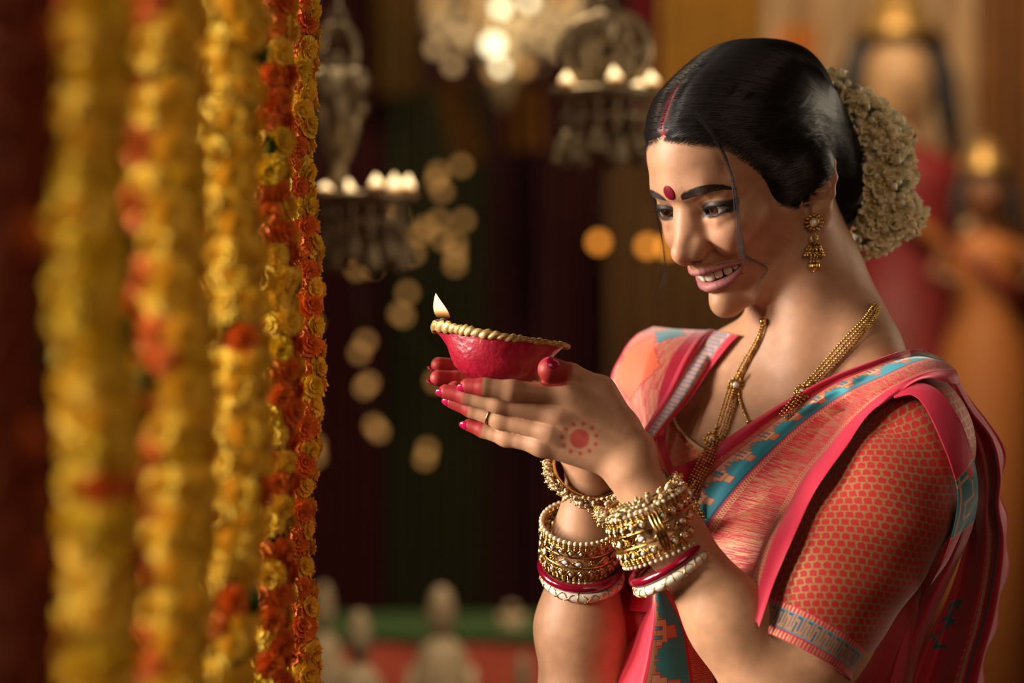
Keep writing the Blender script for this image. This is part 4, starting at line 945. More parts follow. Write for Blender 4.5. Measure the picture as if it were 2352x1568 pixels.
# --- blouse front under the sari, with its piped neckline
X, G = loft([[(1470, 1000, .02), (1515, 978, .03), (1550, 966, .03)], [(1470, 1060, .02), (1540, 1035, .02), (1590, 1016, .02)], [(1470, 1130, .02), (1560, 1100, .01), (1655, 1052, .0)]], 110, np.linspace(0, 2, 140), off=.004)
uv_u = np.linspace(0, 62, 109)[:, None] + np.zeros((109, 139)); uv_v = np.linspace(0, 62, 139)[None, :] + np.zeros((109, 139))
C = rgba((109, 139), CORAL, .05); setc(C, scales(uv_u + .3*uv_v, uv_v, 9.5, 7.5), (.68, .47, .27), .4)
grid_mesh('blouse_front', G, C, M_BLOUSE, parent=person)
P = spline([(1545, 950, 0), (1551, 972, 0), (1568, 996, 0), (1592, 1018, 0), (1618, 1034, 0), (1660, 1050, 0)], 60); h = hits(P[:, :2]); mb = MB(); mb.tube([at(p[0], p[1], y - .006) for p, y in zip(P, h)], .0016, 8)
M_PIPE = mat('cream_piping', (.66, .47, .27), .5); adopt(mb.build('neck_piping', M_PIPE), person)

# --- sari: the border drawn across the breast and over the nearer shoulder
def drape_main():
    r0 = [(1446, 1400, .03), (1465, 1200, .03), (1520, 1092, .03), (1600, 1052, .05), (1690, 992, .06), (1790, 928, .06), (1900, 868, .06), (2000, 830, .02), (2075, 805, .03), (2120, 802, .05)]
    r1 = [(1510, 1410, .02), (1528, 1230, .02), (1580, 1140, .02), (1655, 1068, .04), (1735, 1005, .05), (1815, 945, .05), (1915, 884, .05), (2005, 844, .01), (2090, 812, .03), (2140, 812, .05)]
    r2 = [(1580, 1420, .01), (1588, 1310, .0), (1622, 1212, .0), (1692, 1118, .02), (1765, 1042, .03), (1850, 965, .03), (1940, 905, .03), (2025, 866, .0), (2115, 828, .02), (2170, 828, .05)]
    r3 = [(1728, 1425, -.04), (1742, 1370, -.05), (1772, 1265, -.06), (1812, 1170, -.06), (1852, 1095, -.06), (1905, 1030, -.06), (1965, 960, -.05), (2040, 898, -.03), (2130, 855, .0), (2195, 850, .03)]
    r4 = [(1744, 1440, -.075), (1756, 1405, -.085), (1782, 1330, -.088), (1832, 1215, -.09), (1872, 1130, -.09), (1935, 1038, -.085), (1988, 965, -.075), (2048, 906, -.06), (2130, 878, -.03), (2205, 872, .02)]
    vs = np.concatenate([np.linspace(0, 1, 24, endpoint=False), np.linspace(1, 2, 44, endpoint=False), np.linspace(2, 3, 84, endpoint=False), np.linspace(3, 4, 27)])
    nu = 840; X, G = loft([r0, r1, r2, r3, r4], nu, vs, off=.007, k=10, usehit='min')
    vf = .5*(vs[1:] + vs[:-1])[None, :] + np.zeros((nu-1, 1)); um = (np.arange(nu-1)*.786)[:, None] + np.zeros((1, len(vs)-1))
    # gentle folds
    u = np.linspace(0, 1, nu)[:, None]; v = vs[None, :]
    G[..., 1] += .0022*np.sin(v*5.5 + u*5)*np.sin(np.pi*u)*(v < 3) - .004*np.exp(-((v-3.55)/.35)**2)*np.sin(u*34)*np.clip(u*2-.9, 0, 1) - .0035*np.exp(-((v-.12)/.25)**2)
    G[..., 2] += (.0035*np.sin(u*30)*sstep(3.1, 4, v)*np.clip(u*3-1.6, 0, 1))
    C = rgba(vf.shape, PINK); b1 = (vf >= 1) & (vf < 1.94)
    K = steps(um, (vf-1)*42, 40, 50, 2.6); K = np.where(b1, K, -1); setc(C, K == 0, ZARI, .55); setc(C, K == 1, TEAL, .15); setc(C, K == 2, (.74, .36, .22), .4); setc(C, outline(K) & b1, REDL)
    setc(C, (vf >= 1.94) & (vf < 1.99), (.05, .10, .16))
    l1 = ((vf >= 2.03) & (vf < 2.16)) | ((vf >= 2.84) & (vf < 2.97)); setc(C, l1, REDL); lat = l1 & ((np.abs(((um + vf*60) % 5) - 2.5) < .9) | (np.abs(((um - vf*60) % 5) - 2.5) < .9)); setc(C, lat, ZARI, .6)
    t = (vf >= 2.16) & (vf < 2.84); row = np.arange(nu-1)[:, None] + 0*um; hh = hash2(row, np.floor(vf*5.5 + hash2(row, 1)*4)); setc(C, t, (.42, .175, .085), .5); setc(C, t & (hh > .36 + .14*np.exp(-((vf-2.5)/.2)**2)), REDL)
    setc(C, (vf > .72) & (vf < .97) & (um % 3 < 1.4) & (um < 400), ZARI, .5)
    o = grid_mesh('sari_pallu', G, C, M_CLOTH, .0008, parent=person); return o
drape_main()

# --- the part of the sari that goes on under the nearer arm to the waist; shade put into its dark red
X, G = loft([[(1500, 1250, .03), (1520, 1400, .03), (1560, 1520, .03), (1580, 1640, .03)], [(1620, 1250, .01), (1660, 1380, .01), (1690, 1500, .0), (1700, 1640, .0)], [(1740, 1300, -.01), (1770, 1400, -.02), (1780, 1500, -.02), (1800, 1640, -.02)]], 90, np.linspace(0, 2, 60), usehit=False)
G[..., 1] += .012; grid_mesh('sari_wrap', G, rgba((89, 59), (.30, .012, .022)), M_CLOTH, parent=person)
def bodice():
    V, Q = nets(lambda P: torso_sdf(np.ascontiguousarray(P, np.float32)) - .0030, (.0, -.22, CZ - .50), (.46, .30, CZ + .02), .0045)
    W = V - TC; l, f, u = W @ TL, W @ TF, W[:, 2]; keep = ((f < -.02) & (u < -.055)) | (u < -.16) | ((np.abs(l) > .125) & (u < -.03))
    keep &= ~((f > .02) & (l < .03) & (u > -.20)); Q = Q[keep[Q].all(1)]; ids = np.unique(Q); mp = np.full(len(V), -1); mp[ids] = np.arange(len(ids))
    me = np_mesh('blouse_back', V[ids], mp[Q], 4); a = me.attributes.new('weave', 'FLOAT_COLOR', 'FACE'); c = rgba((len(Q),), (.36, .010, .014), .1); a.data.foreach_set('color', c.ravel()); me.uv_layers.new(name='thread')
    adopt(link('blouse_back', me, M_BLOUSE), person)
bodice()

# --- over the farther shoulder: one wide fold and the border fold in front of it
def drape_far():
    ra = [(1505, 1130, .06), (1440, 1000, .11), (1402, 885, .125), (1428, 812, .13), (1458, 772, .14), (1492, 754, .16), (1500, 750, .18)]
    rb = [(1530, 1120, .02), (1480, 1000, .07), (1470, 900, .085), (1490, 820, .095), (1520, 780, .11), (1548, 760, .14), (1556, 756, .17)]
    rc = [(1560, 1110, .0), (1530, 1010, .05), (1552, 905, .07), (1588, 830, .085), (1616, 785, .105), (1634, 764, .135), (1640, 760, .17)]
    vs = np.linspace(0, 2, 120); nu = 260; X, G = loft([ra, rb, rc], nu, vs, usehit='min', off=.006, k=8)
    v = .5*(vs[1:] + vs[:-1])[None, :] + np.zeros((nu-1, 1)); u = (np.arange(nu-1)*.72)[:, None] + np.zeros_like(v)
    C = rgba(v.shape, (.70, .27, .17), .35); i = np.floor(u/3.0); j = np.floor(v*45/3.0)
    o1 = (np.abs(i - 44) + np.abs(j - 9)*1.1 < 13) & (v > .15) & (v < 1.5); o2 = (np.abs(i - 22) + np.abs(j - 6)*1.0 < 5); tl = (np.abs(i - 58) + np.abs(j - 14)*.7 < 5) | (np.abs(i - 2) + np.abs(j - 20) < 4)
    K = np.zeros(v.shape, int); K[o1] = 1; K[o2] = 3; K[tl] = 2
    setc(C, (K == 0) & (hash2(np.floor(v*70), np.floor(u/9)) > .55), (.66, .10, .10)); setc(C, K == 1, CORAL, .1); setc(C, K == 2, TEAL, .1); setc(C, outline(K), REDL)
    setc(C, v > 1.55, PINK); setc(C, v < .06, PINK)
    grid_mesh('sari_shoulder_fold', G, C, M_CLOTH, .0008, parent=person)
    rd = [(1400, 1150, .03), (1440, 1060, .045), (1472, 1000, .055), (1528, 905, .075), (1566, 828, .09), (1598, 780, .112), (1622, 760, .145), (1628, 757, .18)]
    re = [(1415, 1160, .02), (1455, 1070, .035), (1492, 1000, .045), (1562, 905, .06), (1606, 838, .078), (1640, 790, .105), (1662, 768, .14), (1668, 764, .18)]
    rf = [(1430, 1170, .02), (1472, 1080, .030), (1512, 1002, .040), (1586, 915, .055), (1630, 850, .075), (1672, 795, .105), (1692, 774, .14), (1698, 770, .18)]
    vs = np.linspace(0, 2, 96); nu = 300; X, G = loft([rd, re, rf], nu, vs, usehit='min', off=.009, k=8)
    vv = vs[None, :]; uu = np.linspace(0, 1, nu)[:, None]; G[..., 1] += -.004*np.exp(-((vv-.15)/.25)**2) + .002*np.sin(vv*6 + uu*5)
    v = .5*(vs[1:] + vs[:-1])[None, :] + np.zeros((nu-1, 1)); u = (np.arange(nu-1)*.66)[:, None] + np.zeros_like(v); C = rgba(v.shape, PINK)
    b = (v > .55) & (v < 1.45); setc(C, b, (.52, .30, .26), .5); p = u % 9; setc(C, b & (((p < 1.3) & (v > .70)) | ((p > 4) & (p < 5.3) & (v < 1.30)) | ((p < 5.3) & (v > 1.22) & (v < 1.30))), (.10, .20, .34))
    setc(C, ((v > .55) & (v < .60)) | ((v > 1.40) & (v < 1.45)), (.03, .20, .30)); setc(C, (((v > .40) & (v < .50)) | ((v > 1.5) & (v < 1.6))) & (u % 2.6 < 1.3), ZARI, .5)
    grid_mesh('sari_border_fold', G, C, M_CLOTH, .0008, parent=person)
drape_far()

# --- pleats falling in front, seen between the forearms
def pleats():
    ra = [(1512, 1345, .02), (1470, 1420, .02), (1430, 1500, .02), (1395, 1570, .02), (1340, 1680, .02)]
    rb = [(1506, 1350, -.005), (1488, 1440, -.012), (1470, 1510, -.012), (1450, 1575, -.012), (1420, 1680, -.01)]
    rc = [(1500, 1352, -.02), (1500, 1430, -.03), (1488, 1510, -.03), (1474, 1575, -.03), (1450, 1680, -.03)]
    rd = [(1512, 1352, -.022), (1532, 1430, -.028), (1536, 1510, -.028), (1536, 1575, -.028), (1540, 1680, -.03)]
    re = [(1530, 1352, -.01), (1600, 1430, -.01), (1625, 1510, -.01), (1645, 1575, -.01), (1680, 1680, -.01)]
    vs = np.linspace(0, 4, 170); nu = 170; X, G = loft([ra, rb, rc, rd, re], nu, vs, usehit=False)
    v = .5*(vs[1:] + vs[:-1])[None, :] + np.zeros((nu-1, 1)); u = (np.arange(nu-1)*.82)[:, None] + np.zeros_like(v); C = rgba(v.shape, (.80, .036, .075))
    W = np.clip((u)/75, .25, 1); K = np.where((v > 2.15) & (v < 3.5), steps(u + 14, (v-2.15)*28, 38, 54, 3.1), -1); b = K >= 0
    setc(C, K == 0, ZARI, .5); setc(C, K == 1, (.03, .32, .40), .1); setc(C, K == 2, (.76, .38, .24), .4); setc(C, outline(K) & b, REDL); setc(C, (v > 3.5), REDL); setc(C, (v > 3.56) & (np.floor(u*1.3 + v*9) % 2 == 0), ZARI, .5)
    grid_mesh('sari_pleats', G, C, M_CLOTH, .0008, parent=person)
pleats()
# deep folds between the arms, their shade put into the darker reds
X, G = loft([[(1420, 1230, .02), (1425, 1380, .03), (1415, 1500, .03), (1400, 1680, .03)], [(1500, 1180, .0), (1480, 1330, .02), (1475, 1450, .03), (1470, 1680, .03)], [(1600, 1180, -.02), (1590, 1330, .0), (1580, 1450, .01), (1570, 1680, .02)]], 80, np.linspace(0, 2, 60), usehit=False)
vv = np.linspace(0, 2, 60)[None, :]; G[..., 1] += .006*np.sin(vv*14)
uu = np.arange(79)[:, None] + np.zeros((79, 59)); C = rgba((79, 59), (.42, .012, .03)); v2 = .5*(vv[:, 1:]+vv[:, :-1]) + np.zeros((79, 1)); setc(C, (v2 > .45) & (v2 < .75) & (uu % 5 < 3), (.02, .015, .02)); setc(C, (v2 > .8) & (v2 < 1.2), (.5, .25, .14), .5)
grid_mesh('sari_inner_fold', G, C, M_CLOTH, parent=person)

# --- the loose end falling behind the nearer shoulder
def back_fall():
    # outer sheet
    ra = [(2120, 803, .05), (2180, 846, .05), (2236, 925, .045), (2296, 1000, .05), (2310, 1075, .05), (2303, 1150, .05), (2322, 1225, .05), (2316, 1310, .05), (2300, 1400, .05), (2272, 1500, .05), (2245, 1640, .05)]
    rb = [(2140, 830, .045), (2188, 872, .03), (2228, 945, .02), (2272, 1010, .02), (2288, 1090, .02), (2284, 1160, .02), (2292, 1235, .02), (2282, 1330, .02), (2262, 1430, .02), (2235, 1520, .02), (2205, 1640, .02)]
    rc = [(2150, 860, .04), (2182, 905, .02), (2212, 960, .02), (2244, 1020, .025), (2258, 1110, .03), (2256, 1180, .03), (2255, 1260, .03), (2240, 1350, .03), (2215, 1440, .03), (2185, 1530, .03), (2150, 1640, .03)]
    rd = [(2150, 880, .05), (2176, 930, .04), (2195, 985, .045), (2218, 1040, .05), (2230, 1110, .055), (2225, 1180, .055), (2210, 1260, .055), (2180, 1350, .055), (2140, 1440, .055), (2100, 1530, .055), (2060, 1640, .055)]
    vs = np.linspace(0, 3, 130); nu = 360; X, G = loft([ra, rb, rc, rd], nu, vs, usehit=False)
    vv = vs[None, :]; uu = np.linspace(0, 1, nu)[:, None]; G[..., 1] += .010*np.sin(vv*5.2 + 2*uu)*sstep(.05, .3, uu); G[..., 0] += .0025*np.sin(uu*42)*sstep(.5, 0, vv)*sstep(.15, .4, uu)
    v = .5*(vs[1:] + vs[:-1])[None, :] + np.zeros((nu-1, 1)); u = (np.arange(nu-1)*.95)[:, None] + np.zeros_like(v); C = rgba(v.shape, PINK); setc(C, v > .35, (.40, .012, .03))
    g = (u % 8)/8; z = (v > 1.35) & (v < 1.35 + .55*(1 - np.abs(g*2-1))) & (u > 95); setc(C, z, BGOLD, .6); setc(C, (v > 1.22) & (v < 1.33) & (u > 95) & (hash2(np.floor(u), np.floor(v*40)) > .4), ZARI, .4); setc(C, (v > .98) & (v < 1.05) & (u > 95), (.012, .12, .13)); setc(C, (v > .35) & (v < .42), TEAL)
    setc(C, (v > 2.3) & (np.abs(u - 250) < 26) & (hash2(np.floor(u/5), np.floor(v*7)) > .6), (.01, .10, .11))
    grid_mesh('sari_loose_end', G, C, M_CLOTH, .0008, parent=person)
    # the rolled fold that comes over the sleeve
    ra = [(2050, 898, -.062), (2100, 880, -.060), (2150, 893, -.055), (2200, 955, -.055), (2232, 1040, -.05), (2246, 1120, -.045), (2236, 1200, -.035), (2205, 1280, .01), (2165, 1370, .015), (2120, 1470, .02), (2070, 1640, .02)]
    rb = [(2052, 906, -.070), (2098, 894, -.078), (2138, 915, -.085), (2180, 985, -.092), (2212, 1060, -.088), (2226, 1130, -.075), (2214, 1205, -.055), (2186, 1285, -.01), (2142, 1375, -.005), (2096, 1475, .0), (2046, 1640, .0)]
    rc = [(2054, 914, -.066), (2096, 908, -.072), (2126, 938, -.082), (2160, 1008, -.090), (2186, 1075, -.085), (2200, 1135, -.070), (2192, 1205, -.050), (2166, 1285, .005), (2118, 1375, .01), (2072, 1475, .02), (2022, 1640, .02)]
    vs = np.linspace(0, 2, 60); nu = 330; X, G = loft([ra, rb, rc], nu, vs, usehit='min', off=.006, k=6)
    v = .5*(vs[1:] + vs[:-1])[None, :] + np.zeros((nu-1, 1)); u = (np.arange(nu-1)/(nu-1.))[:, None] + np.zeros_like(v); C = rgba(v.shape, PINK)
    tm = (u > .315) & (u < .475); K = np.where(tm, 1, 0); setc(C, tm, (.010, .14, .17), .1); q = (u-.315)/.16
    line = tm & ((np.abs(v - (.6 + .7*(q > .5))) < .07) & (q > .25) & (q < .75) | (np.abs(q - .5) < .02) & (v > .4) & (v < 1.5) | (np.abs(q - .78) < .025) & (v > .6) & (v < 1.3) | (np.abs(v - 1.75) < .08) | (np.abs(q-.12) < .03) & (v > .3)); setc(C, line, ZARI, .5); setc(C, tm & (q < .2) & (v < .9) & (v > .3), PINK)
    setc(C, outline(K), ZARI, .5)
    grid_mesh('sari_rolled_fold', G, C, M_CLOTH, .0008, parent=person)
    # blouse back and far inner sheet, shadow put into the dark colours
    ra = [(2090, 900, .02), (2170, 1000, .03), (2200, 1130, .06), (2180, 1300, .07), (2120, 1450, .07), (2060, 1640, .07)]; rb = [(2060, 950, .03), (2080, 1100, .05), (2060, 1250, .08), (2020, 1400, .09), (1990, 1520, .09), (1960, 1640, .09)]
    X, G = loft([ra, rb], 90, np.linspace(0, 1, 40), usehit=False); v = np.linspace(0, 1, 40)[None, :]; G[..., 1] += .006*np.sin(v*12)
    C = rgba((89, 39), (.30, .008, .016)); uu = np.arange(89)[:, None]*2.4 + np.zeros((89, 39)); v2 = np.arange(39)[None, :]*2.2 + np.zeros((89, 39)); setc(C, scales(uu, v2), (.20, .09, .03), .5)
    grid_mesh('sari_under_layer', G, C, M_CLOTH, parent=person)
back_fall()
# skirt of the sari down to the floor, pleated
def skirt():
    c = TC + np.array([-.01, .02, 0]); nu, nv = 60, 160; th = np.linspace(0, 2*math.pi, nv); z = np.linspace(1.0, .015, nu)
    w = np.interp(z, [0, .45, .78, .9, 1.0], [.30, .235, .205, .17, .145]); f = 1 + .05*np.sin(th*22)[None, :]*np.interp(z, [0, .9, 1.0], [1, .35, .1])[:, None]
    X_ = np.cos(th)[None, :]*w[:, None]*f; Y_ = np.sin(th)[None, :]*w[:, None]*f*.82
    G = c*np.array([1, 1, 0]) + X_[..., None]*TL + Y_[..., None]*TF + np.stack([0*X_, 0*X_, z[:, None] + 0*X_], -1)
    C = rgba((nu-1, nv-1), PINK); zz = .5*(z[1:] + z[:-1])[:, None] + np.zeros((1, nv-1)); setc(C, zz < .16, ZARI, .5); setc(C, (zz < .18) & (zz > .16), TEAL)
    grid_mesh('sari_skirt', G, C, M_CLOTH, .0008, parent=person)
skirt()
# ------------------------------------------------------------------ necklaces, earring, jasmine in the hair
def on_body(P, off):
    P = np.asarray(P, float); h = hits(P[:, :2]); bad = np.isnan(h); y = np.where(bad, P[:, 2], h - off)
    for _ in range(3): y[1:-1] = .25*y[:-2] + .5*y[1:-1] + .25*y[2:]
    y = np.where(np.isnan(h), y, np.minimum(y, h - off*.6)); return np.array([at(p[0], p[1], v) for p, v in zip(P, y)])
def bead_rope(name, px, nstr, sep, r, parent, off=.004, n=400, wide=None, wraps=.0):
    C = on_body(spline(px, 160), off); C = spline(C, n); L = np.linalg.norm(np.diff(C, axis=0), axis=1).sum(); k = int(L/(r*1.9)); C = spline(C, k)
    T = np.gradient(C, axis=0); T /= np.linalg.norm(T, axis=1)[:, None]; S = np.cross(T, [0, -1.0, 0]); S /= np.linalg.norm(S, axis=1)[:, None]
    for s in range(nstr):
        o = (s - (nstr-1)/2)*sep; mb = MB()
        w = np.ones(k) if wide is None else np.interp(np.linspace(0, 1, k), *wide)
        for i in range(k): mb.sphere(C[i] + S[i]*o*w[i] + np.array([0, -.0012*math.cos(o/sep*1.2), 0]), r*(1 if i % 2 else .9), 7, 5)
        q = mb.build('bead_strand', M_ANTG, None); q['kind'] = 'stuff'; adopt(q, parent)
    return C, T
def clasp(px, py, off, parent, r=.0048, dirv=(0, 0, 1)):
    y = float(hits(np.array([[px, py]]))[0]); y = (-.02 if math.isnan(y) else y); c = at(px, py, y - off); mb = MB()
    for i in range(10): a = 2*math.pi*i/10; mb.sphere(c + np.array([r*1.25*math.cos(a), .0004, r*1.25*math.sin(a)]), .0017, 7, 5)
    mb.lathe([(r*1.05, 0), (r*1.05, .0016), (r*.72, .0020), (r*.70, .0008)], 16, c + np.array([0, .0006, 0]), np.array([[1, 0, 0], [0, 0, -1], [0, 1, 0.]]))
    for s in (1, -1):
        for q in (1, 2): mb.sphere(c + np.array(dirv)*s*(r*1.2 + q*.0030), .0019, 7, 5)
    o = mb.build('clasp', M_ANTG, None); adopt(o, parent)
    mb = MB(); mb.sphere(c + np.array([0, -.0012, 0]), (r*.70, r*.5, r*.70), 10, 7); q = mb.build('clasp_stone', M_STONE, None); q.parent = o
NK = empty('necklace', 'long gold necklace of beaded strands with stone set flower clasps', 'necklace', at(1900, 840, .0))
bead_rope('x', [(2016, 700, .105), (1992, 738, .07), (1950, 785, .03), (1905, 835, .0), (1868, 876, -.02), (1840, 903, -.02)], 4, .0029, .0015, NK, .0045, wide=([0, .12, .5, 1], [.6, .8, 1.15, .9]))
bead_rope('x', [(1840, 903, -.02), (1820, 932, -.02), (1800, 957, -.03)], 4, .0027, .0014, NK, .0115)
bead_rope('x', [(1754, 742, .03), (1738, 785, .0), (1712, 832, -.01), (1690, 878, -.02)], 3, .0028, .0013, NK, .0045, wide=([0, 1], [.5, 1.1]))
bead_rope('x', [(1690, 878, -.02), (1672, 940, -.02), (1655, 992, -.03), (1640, 1010, -.03)], 5, .0027, .00135, NK, .0075)
bead_rope('x', [(1640, 1010, -.03), (1625, 1050, -.03), (1604, 1090, -.03), (1588, 1122, -.03)], 5, .0027, .00135, NK, .0165)
dv = np.array([-.42, 0, .9]); clasp(1842, 902, .008, NK, .0050, (.65, 0, .75)); clasp(1690, 884, .007, NK, .0046, (.35, 0, .93)); clasp(1634, 1008, .013, NK, .0045, (.4, 0, .9)); clasp(1582, 1134, .020, NK, .0050, (.4, 0, .9))
yp = float(hits(np.array([[1600, 1165]]))[0]) - .020
mb = MB(); c = at(1600, 1178, yp)
for i in range(6):
    for j in range(6-i): mb.sphere(c + np.array([(j - (5-i)/2)*.0030, 0, (i-2)*.0030]), .0017, 7, 5)
for i in range(7): a = 2*math.pi*i/7; mb.sphere(at(1590, 1150, yp) + np.array([.003*math.cos(a), 0, .004*math.sin(a)]), .0011, 6, 4)
adopt(mb.build('pendant', M_ANTG), NK)
mb = MB(); mb.sphere(at(2013, 700, .108), (.0042, .004, .0050), 10, 8); adopt(mb.build('end_bead', M_GOLD), NK); mb = MB(); mb.tube([at(2002, 712, .100), at(2020, 716, .104), at(2034, 724, .106)], .0024, 8); adopt(mb.build('hook', M_GOLD), NK); mb = MB(); mb.sphere(at(1752, 738, .035), .0036, 9, 7); adopt(mb.build('end_bead', M_GOLD), NK)
N2 = empty('fine_chain', 'thin gold chain lying inside the long bead necklace', 'necklace', at(1710, 870, .0))
C = on_body(spline([(1748, 752, .02), (1738, 790, .0), (1718, 830, -.01), (1702, 868, -.02), (1697, 905, -.02), (1706, 940, -.02), (1720, 970, -.02), (1736, 985, -.03)], 60), .0022); C = spline(C, 70); mb = MB(); mb.tube(C, .00055, 5)
for i in range(0, 70, 2): mb.sphere(C[i], (.0012, .0012, .0019 if i % 4 else .0013), 7, 5)
mb.sphere(C[-8], .0022, 8, 6); mb.sphere(C[36], .0024, 8, 6); adopt(mb.build('bead_links', M_ANTG), N2)
# earring
EC = at(1870, 511, face(74, -92, -42)[1] - .006); ER = empty('earring', 'gold flower stud earring with a bell drop hanging from her ear', 'earring', EC)
mb = MB()
for i in range(12):
    a = 2*math.pi*i/12; d = np.array([math.cos(a), 0, math.sin(a)]); mb.sphere(d*.0063, (.0021, .0014, .0013), 8, 6, rot=np.array([[math.cos(a), 0, -math.sin(a)], [0, 1, 0], [math.sin(a), 0, math.cos(a)]]))
    mb.sphere(d*.0042, .0010, 6, 5)
mb.lathe([(.0045, .0), (.0042, .0018), (.0032, .0022), (.0030, .0010)], 18, (0, 0, 0), np.array([[1, 0, 0], [0, 0, -1], [0, 1, 0.]])); st = mb.build('stud', M_ANTG, ER)
mb = MB(); mb.sphere((0, -.0014, 0), (.0030, .0018, .0030), 12, 8); mb.build('stud_stone', M_STONE, st)
mb = MB(); mb.tube([(.0030*math.cos(a), .0003, -.0138 + .0036*math.sin(a)) for a in np.linspace(0, 2*math.pi, 18, endpoint=False)], .0007, 6, closed=True); mb.sphere((0, 0, -.0093), .0011, 7, 5); mb.build('hanging_ring', M_ANTG, ER)
z0 = -.0168; mb = MB(); prof = [(.0012, 0), (.0026, -.0006), (.0042, -.0020), (.0054, -.0042), (.0063, -.0068), (.0071, -.0088), (.0086, -.0100), (.0084, -.0108), (.0060, -.0104)]
mb.lathe([(r, z0+z) for r, z in prof], 28)
for i in range(14):
    a = 2*math.pi*i/14
    mb.tube([((rr+.0003)*math.cos(a), (rr+.0003)*math.sin(a), z0+zz) for rr, zz in prof[2:6]], .0006, 5); mb.sphere((.0064*math.cos(a+.2), .0064*math.sin(a+.2), z0-.0055), .0007, 5, 4)
for k in range(3): mb.tube([(prof[2+k*2][0]*1.02*math.cos(a), prof[2+k*2][0]*1.02*math.sin(a), z0+prof[2+k*2][1]) for a in np.linspace(0, 2*math.pi, 28, endpoint=False)], .0005, 5, closed=True)
mb.build('bell', M_ANTG, ER)
mb = MB()
for i in range(16):
    a = 2*math.pi*i/16; mb.sphere((.0088*math.cos(a), .0088*math.sin(a), z0-.0122), (.0011, .0011, .0015), 7, 5); mb.sphere((.0080*math.cos(a+.2), .0080*math.sin(a+.2), z0-.0108), .0009, 6, 4)
for s in (-1, 0, 1): mb.tube([(s*.0026, 0, z0-.010), (s*.0026, 0, z0-.0165)], .0006, 5); mb.sphere((s*.0030, -.0005, z0-.0175), .0013, 7, 5); mb.sphere((s*.0022, -.001, z0-.0145), .0010, 6, 4)
mb.build('fringe', M_ANTG, ER)
mb = MB(); n = 40; V = []; m = 12
for i in range(m+1):
    t = math.pi*i/m
    for j in range(n): a = 2*math.pi*j/n; rr = .0047*math.sin(t)**.8*(1 + .10*math.cos(a*10)); V.append((rr*math.cos(a), rr*math.sin(a), z0-.0215 + .0040*math.cos(t)*(1.1 if t > 1.5 else .9)))
mb.add(V, [(i*n+j, (i+1)*n+j, (i+1)*n+(j+1) % n, i*n+(j+1) % n) for i in range(m) for j in range(n)]); mb.sphere((0, 0, z0-.0265), .0011, 7, 5); mb.sphere((0, 0, z0-.0285), .0008, 7, 5); mb.build('ribbed_bead', M_ANTG, ER)

# jasmine wound round the bun
def thin(m, k=.4):
    n, l, b = nt(m); tr = N(n, 'ShaderNodeBsdfTranslucent'); mx = N(n, 'ShaderNodeMixShader'); mx.inputs[0].default_value = k; out = n['Material Output']
    src = b.inputs['Base Color'].links[0].from_socket; l.new(src, tr.inputs['Color']); l.new(b.outputs[0], mx.inputs[1]); l.new(tr.outputs[0], mx.inputs[2]); l.new(mx.outputs[0], out.inputs['Surface']); return m
def petal_mat(name, c1, c2, s=90): return thin(noise_mix(mat(name, rough=.55, spec=.25), c1, c2, s, 3, .3, .7), .14)
M_JAS = petal_mat('jasmine_petal', (.90, .80, .52), (.97, .93, .74)); M_JGRN = mat('jasmine_stalk', (.10, .17, .03), .5)
def jasmine(kind, seed):
    R_ = random.Random(seed); mb = MB()
    def petal(az, tilt, ln, wd, cup, base=.0):
        nu, nv = 6, 5; V = []
        for i in range(nu):
            u = i/(nu-1); w = wd*math.sin(math.pi*min(.12 + u*.86, 1))**.7; b = tilt + cup*u
            for j in range(nv):
                v = -1 + 2*j/(nv-1); r = base + ln*u*math.sin(b); z = ln*u*math.cos(b) + .18*w*v*v*1.5; V.append((r*math.cos(az) - w*v*math.sin(az), r*math.sin(az) + w*v*math.cos(az), z))
        mb.add(V, [(i*nv+j, i*nv+j+1, (i+1)*nv+j+1, (i+1)*nv+j) for i in range(nu-1) for j in range(nv-1)])
    if kind == 'bud':
        mb.sphere((0, 0, .0042), (.0030, .0030, .0052), 9, 7)
        for k in range(4): petal(k*1.57 + R_.random(), .38, .0082, .0028, -.42, .0012)
    else:
        for k in range(6): petal(k*1.047 + R_.uniform(-.2, .2), R_.uniform(.75, 1.15), R_.uniform(.0066, .0085), .0030, R_.uniform(-.5, .1), .0006)
        for k in range(5): petal(k*1.257 + .4 + R_.uniform(-.2, .2), R_.uniform(.3, .6), R_.uniform(.0058, .0075), .0026, -.5, .0005)
        mb.sphere((0, 0, .0026), (.0018, .0018, .0032), 7, 5)
    me = mb.me('jasmine_flower'); me.materials.append(M_JAS); return me
JM = [jasmine('open', 1), jasmine('open', 2), jasmine('open', 3), jasmine('bud', 4), jasmine('bud', 5)]
GJ = empty('jasmine_garland', 'cream jasmine flower garland wound around the bun of her hair', 'garland', at(2010, 390, .13))
GPOLY = np.array([(1882, 152), (1925, 160), (1992, 212), (2062, 262), (2098, 335), (2104, 400), (2096, 452), (2128, 478), (2118, 520), (2078, 545), (2030, 580), (1978, 602), (1966, 570), (1968, 500), (1962, 400), (1945, 305), (1925, 235)], float)
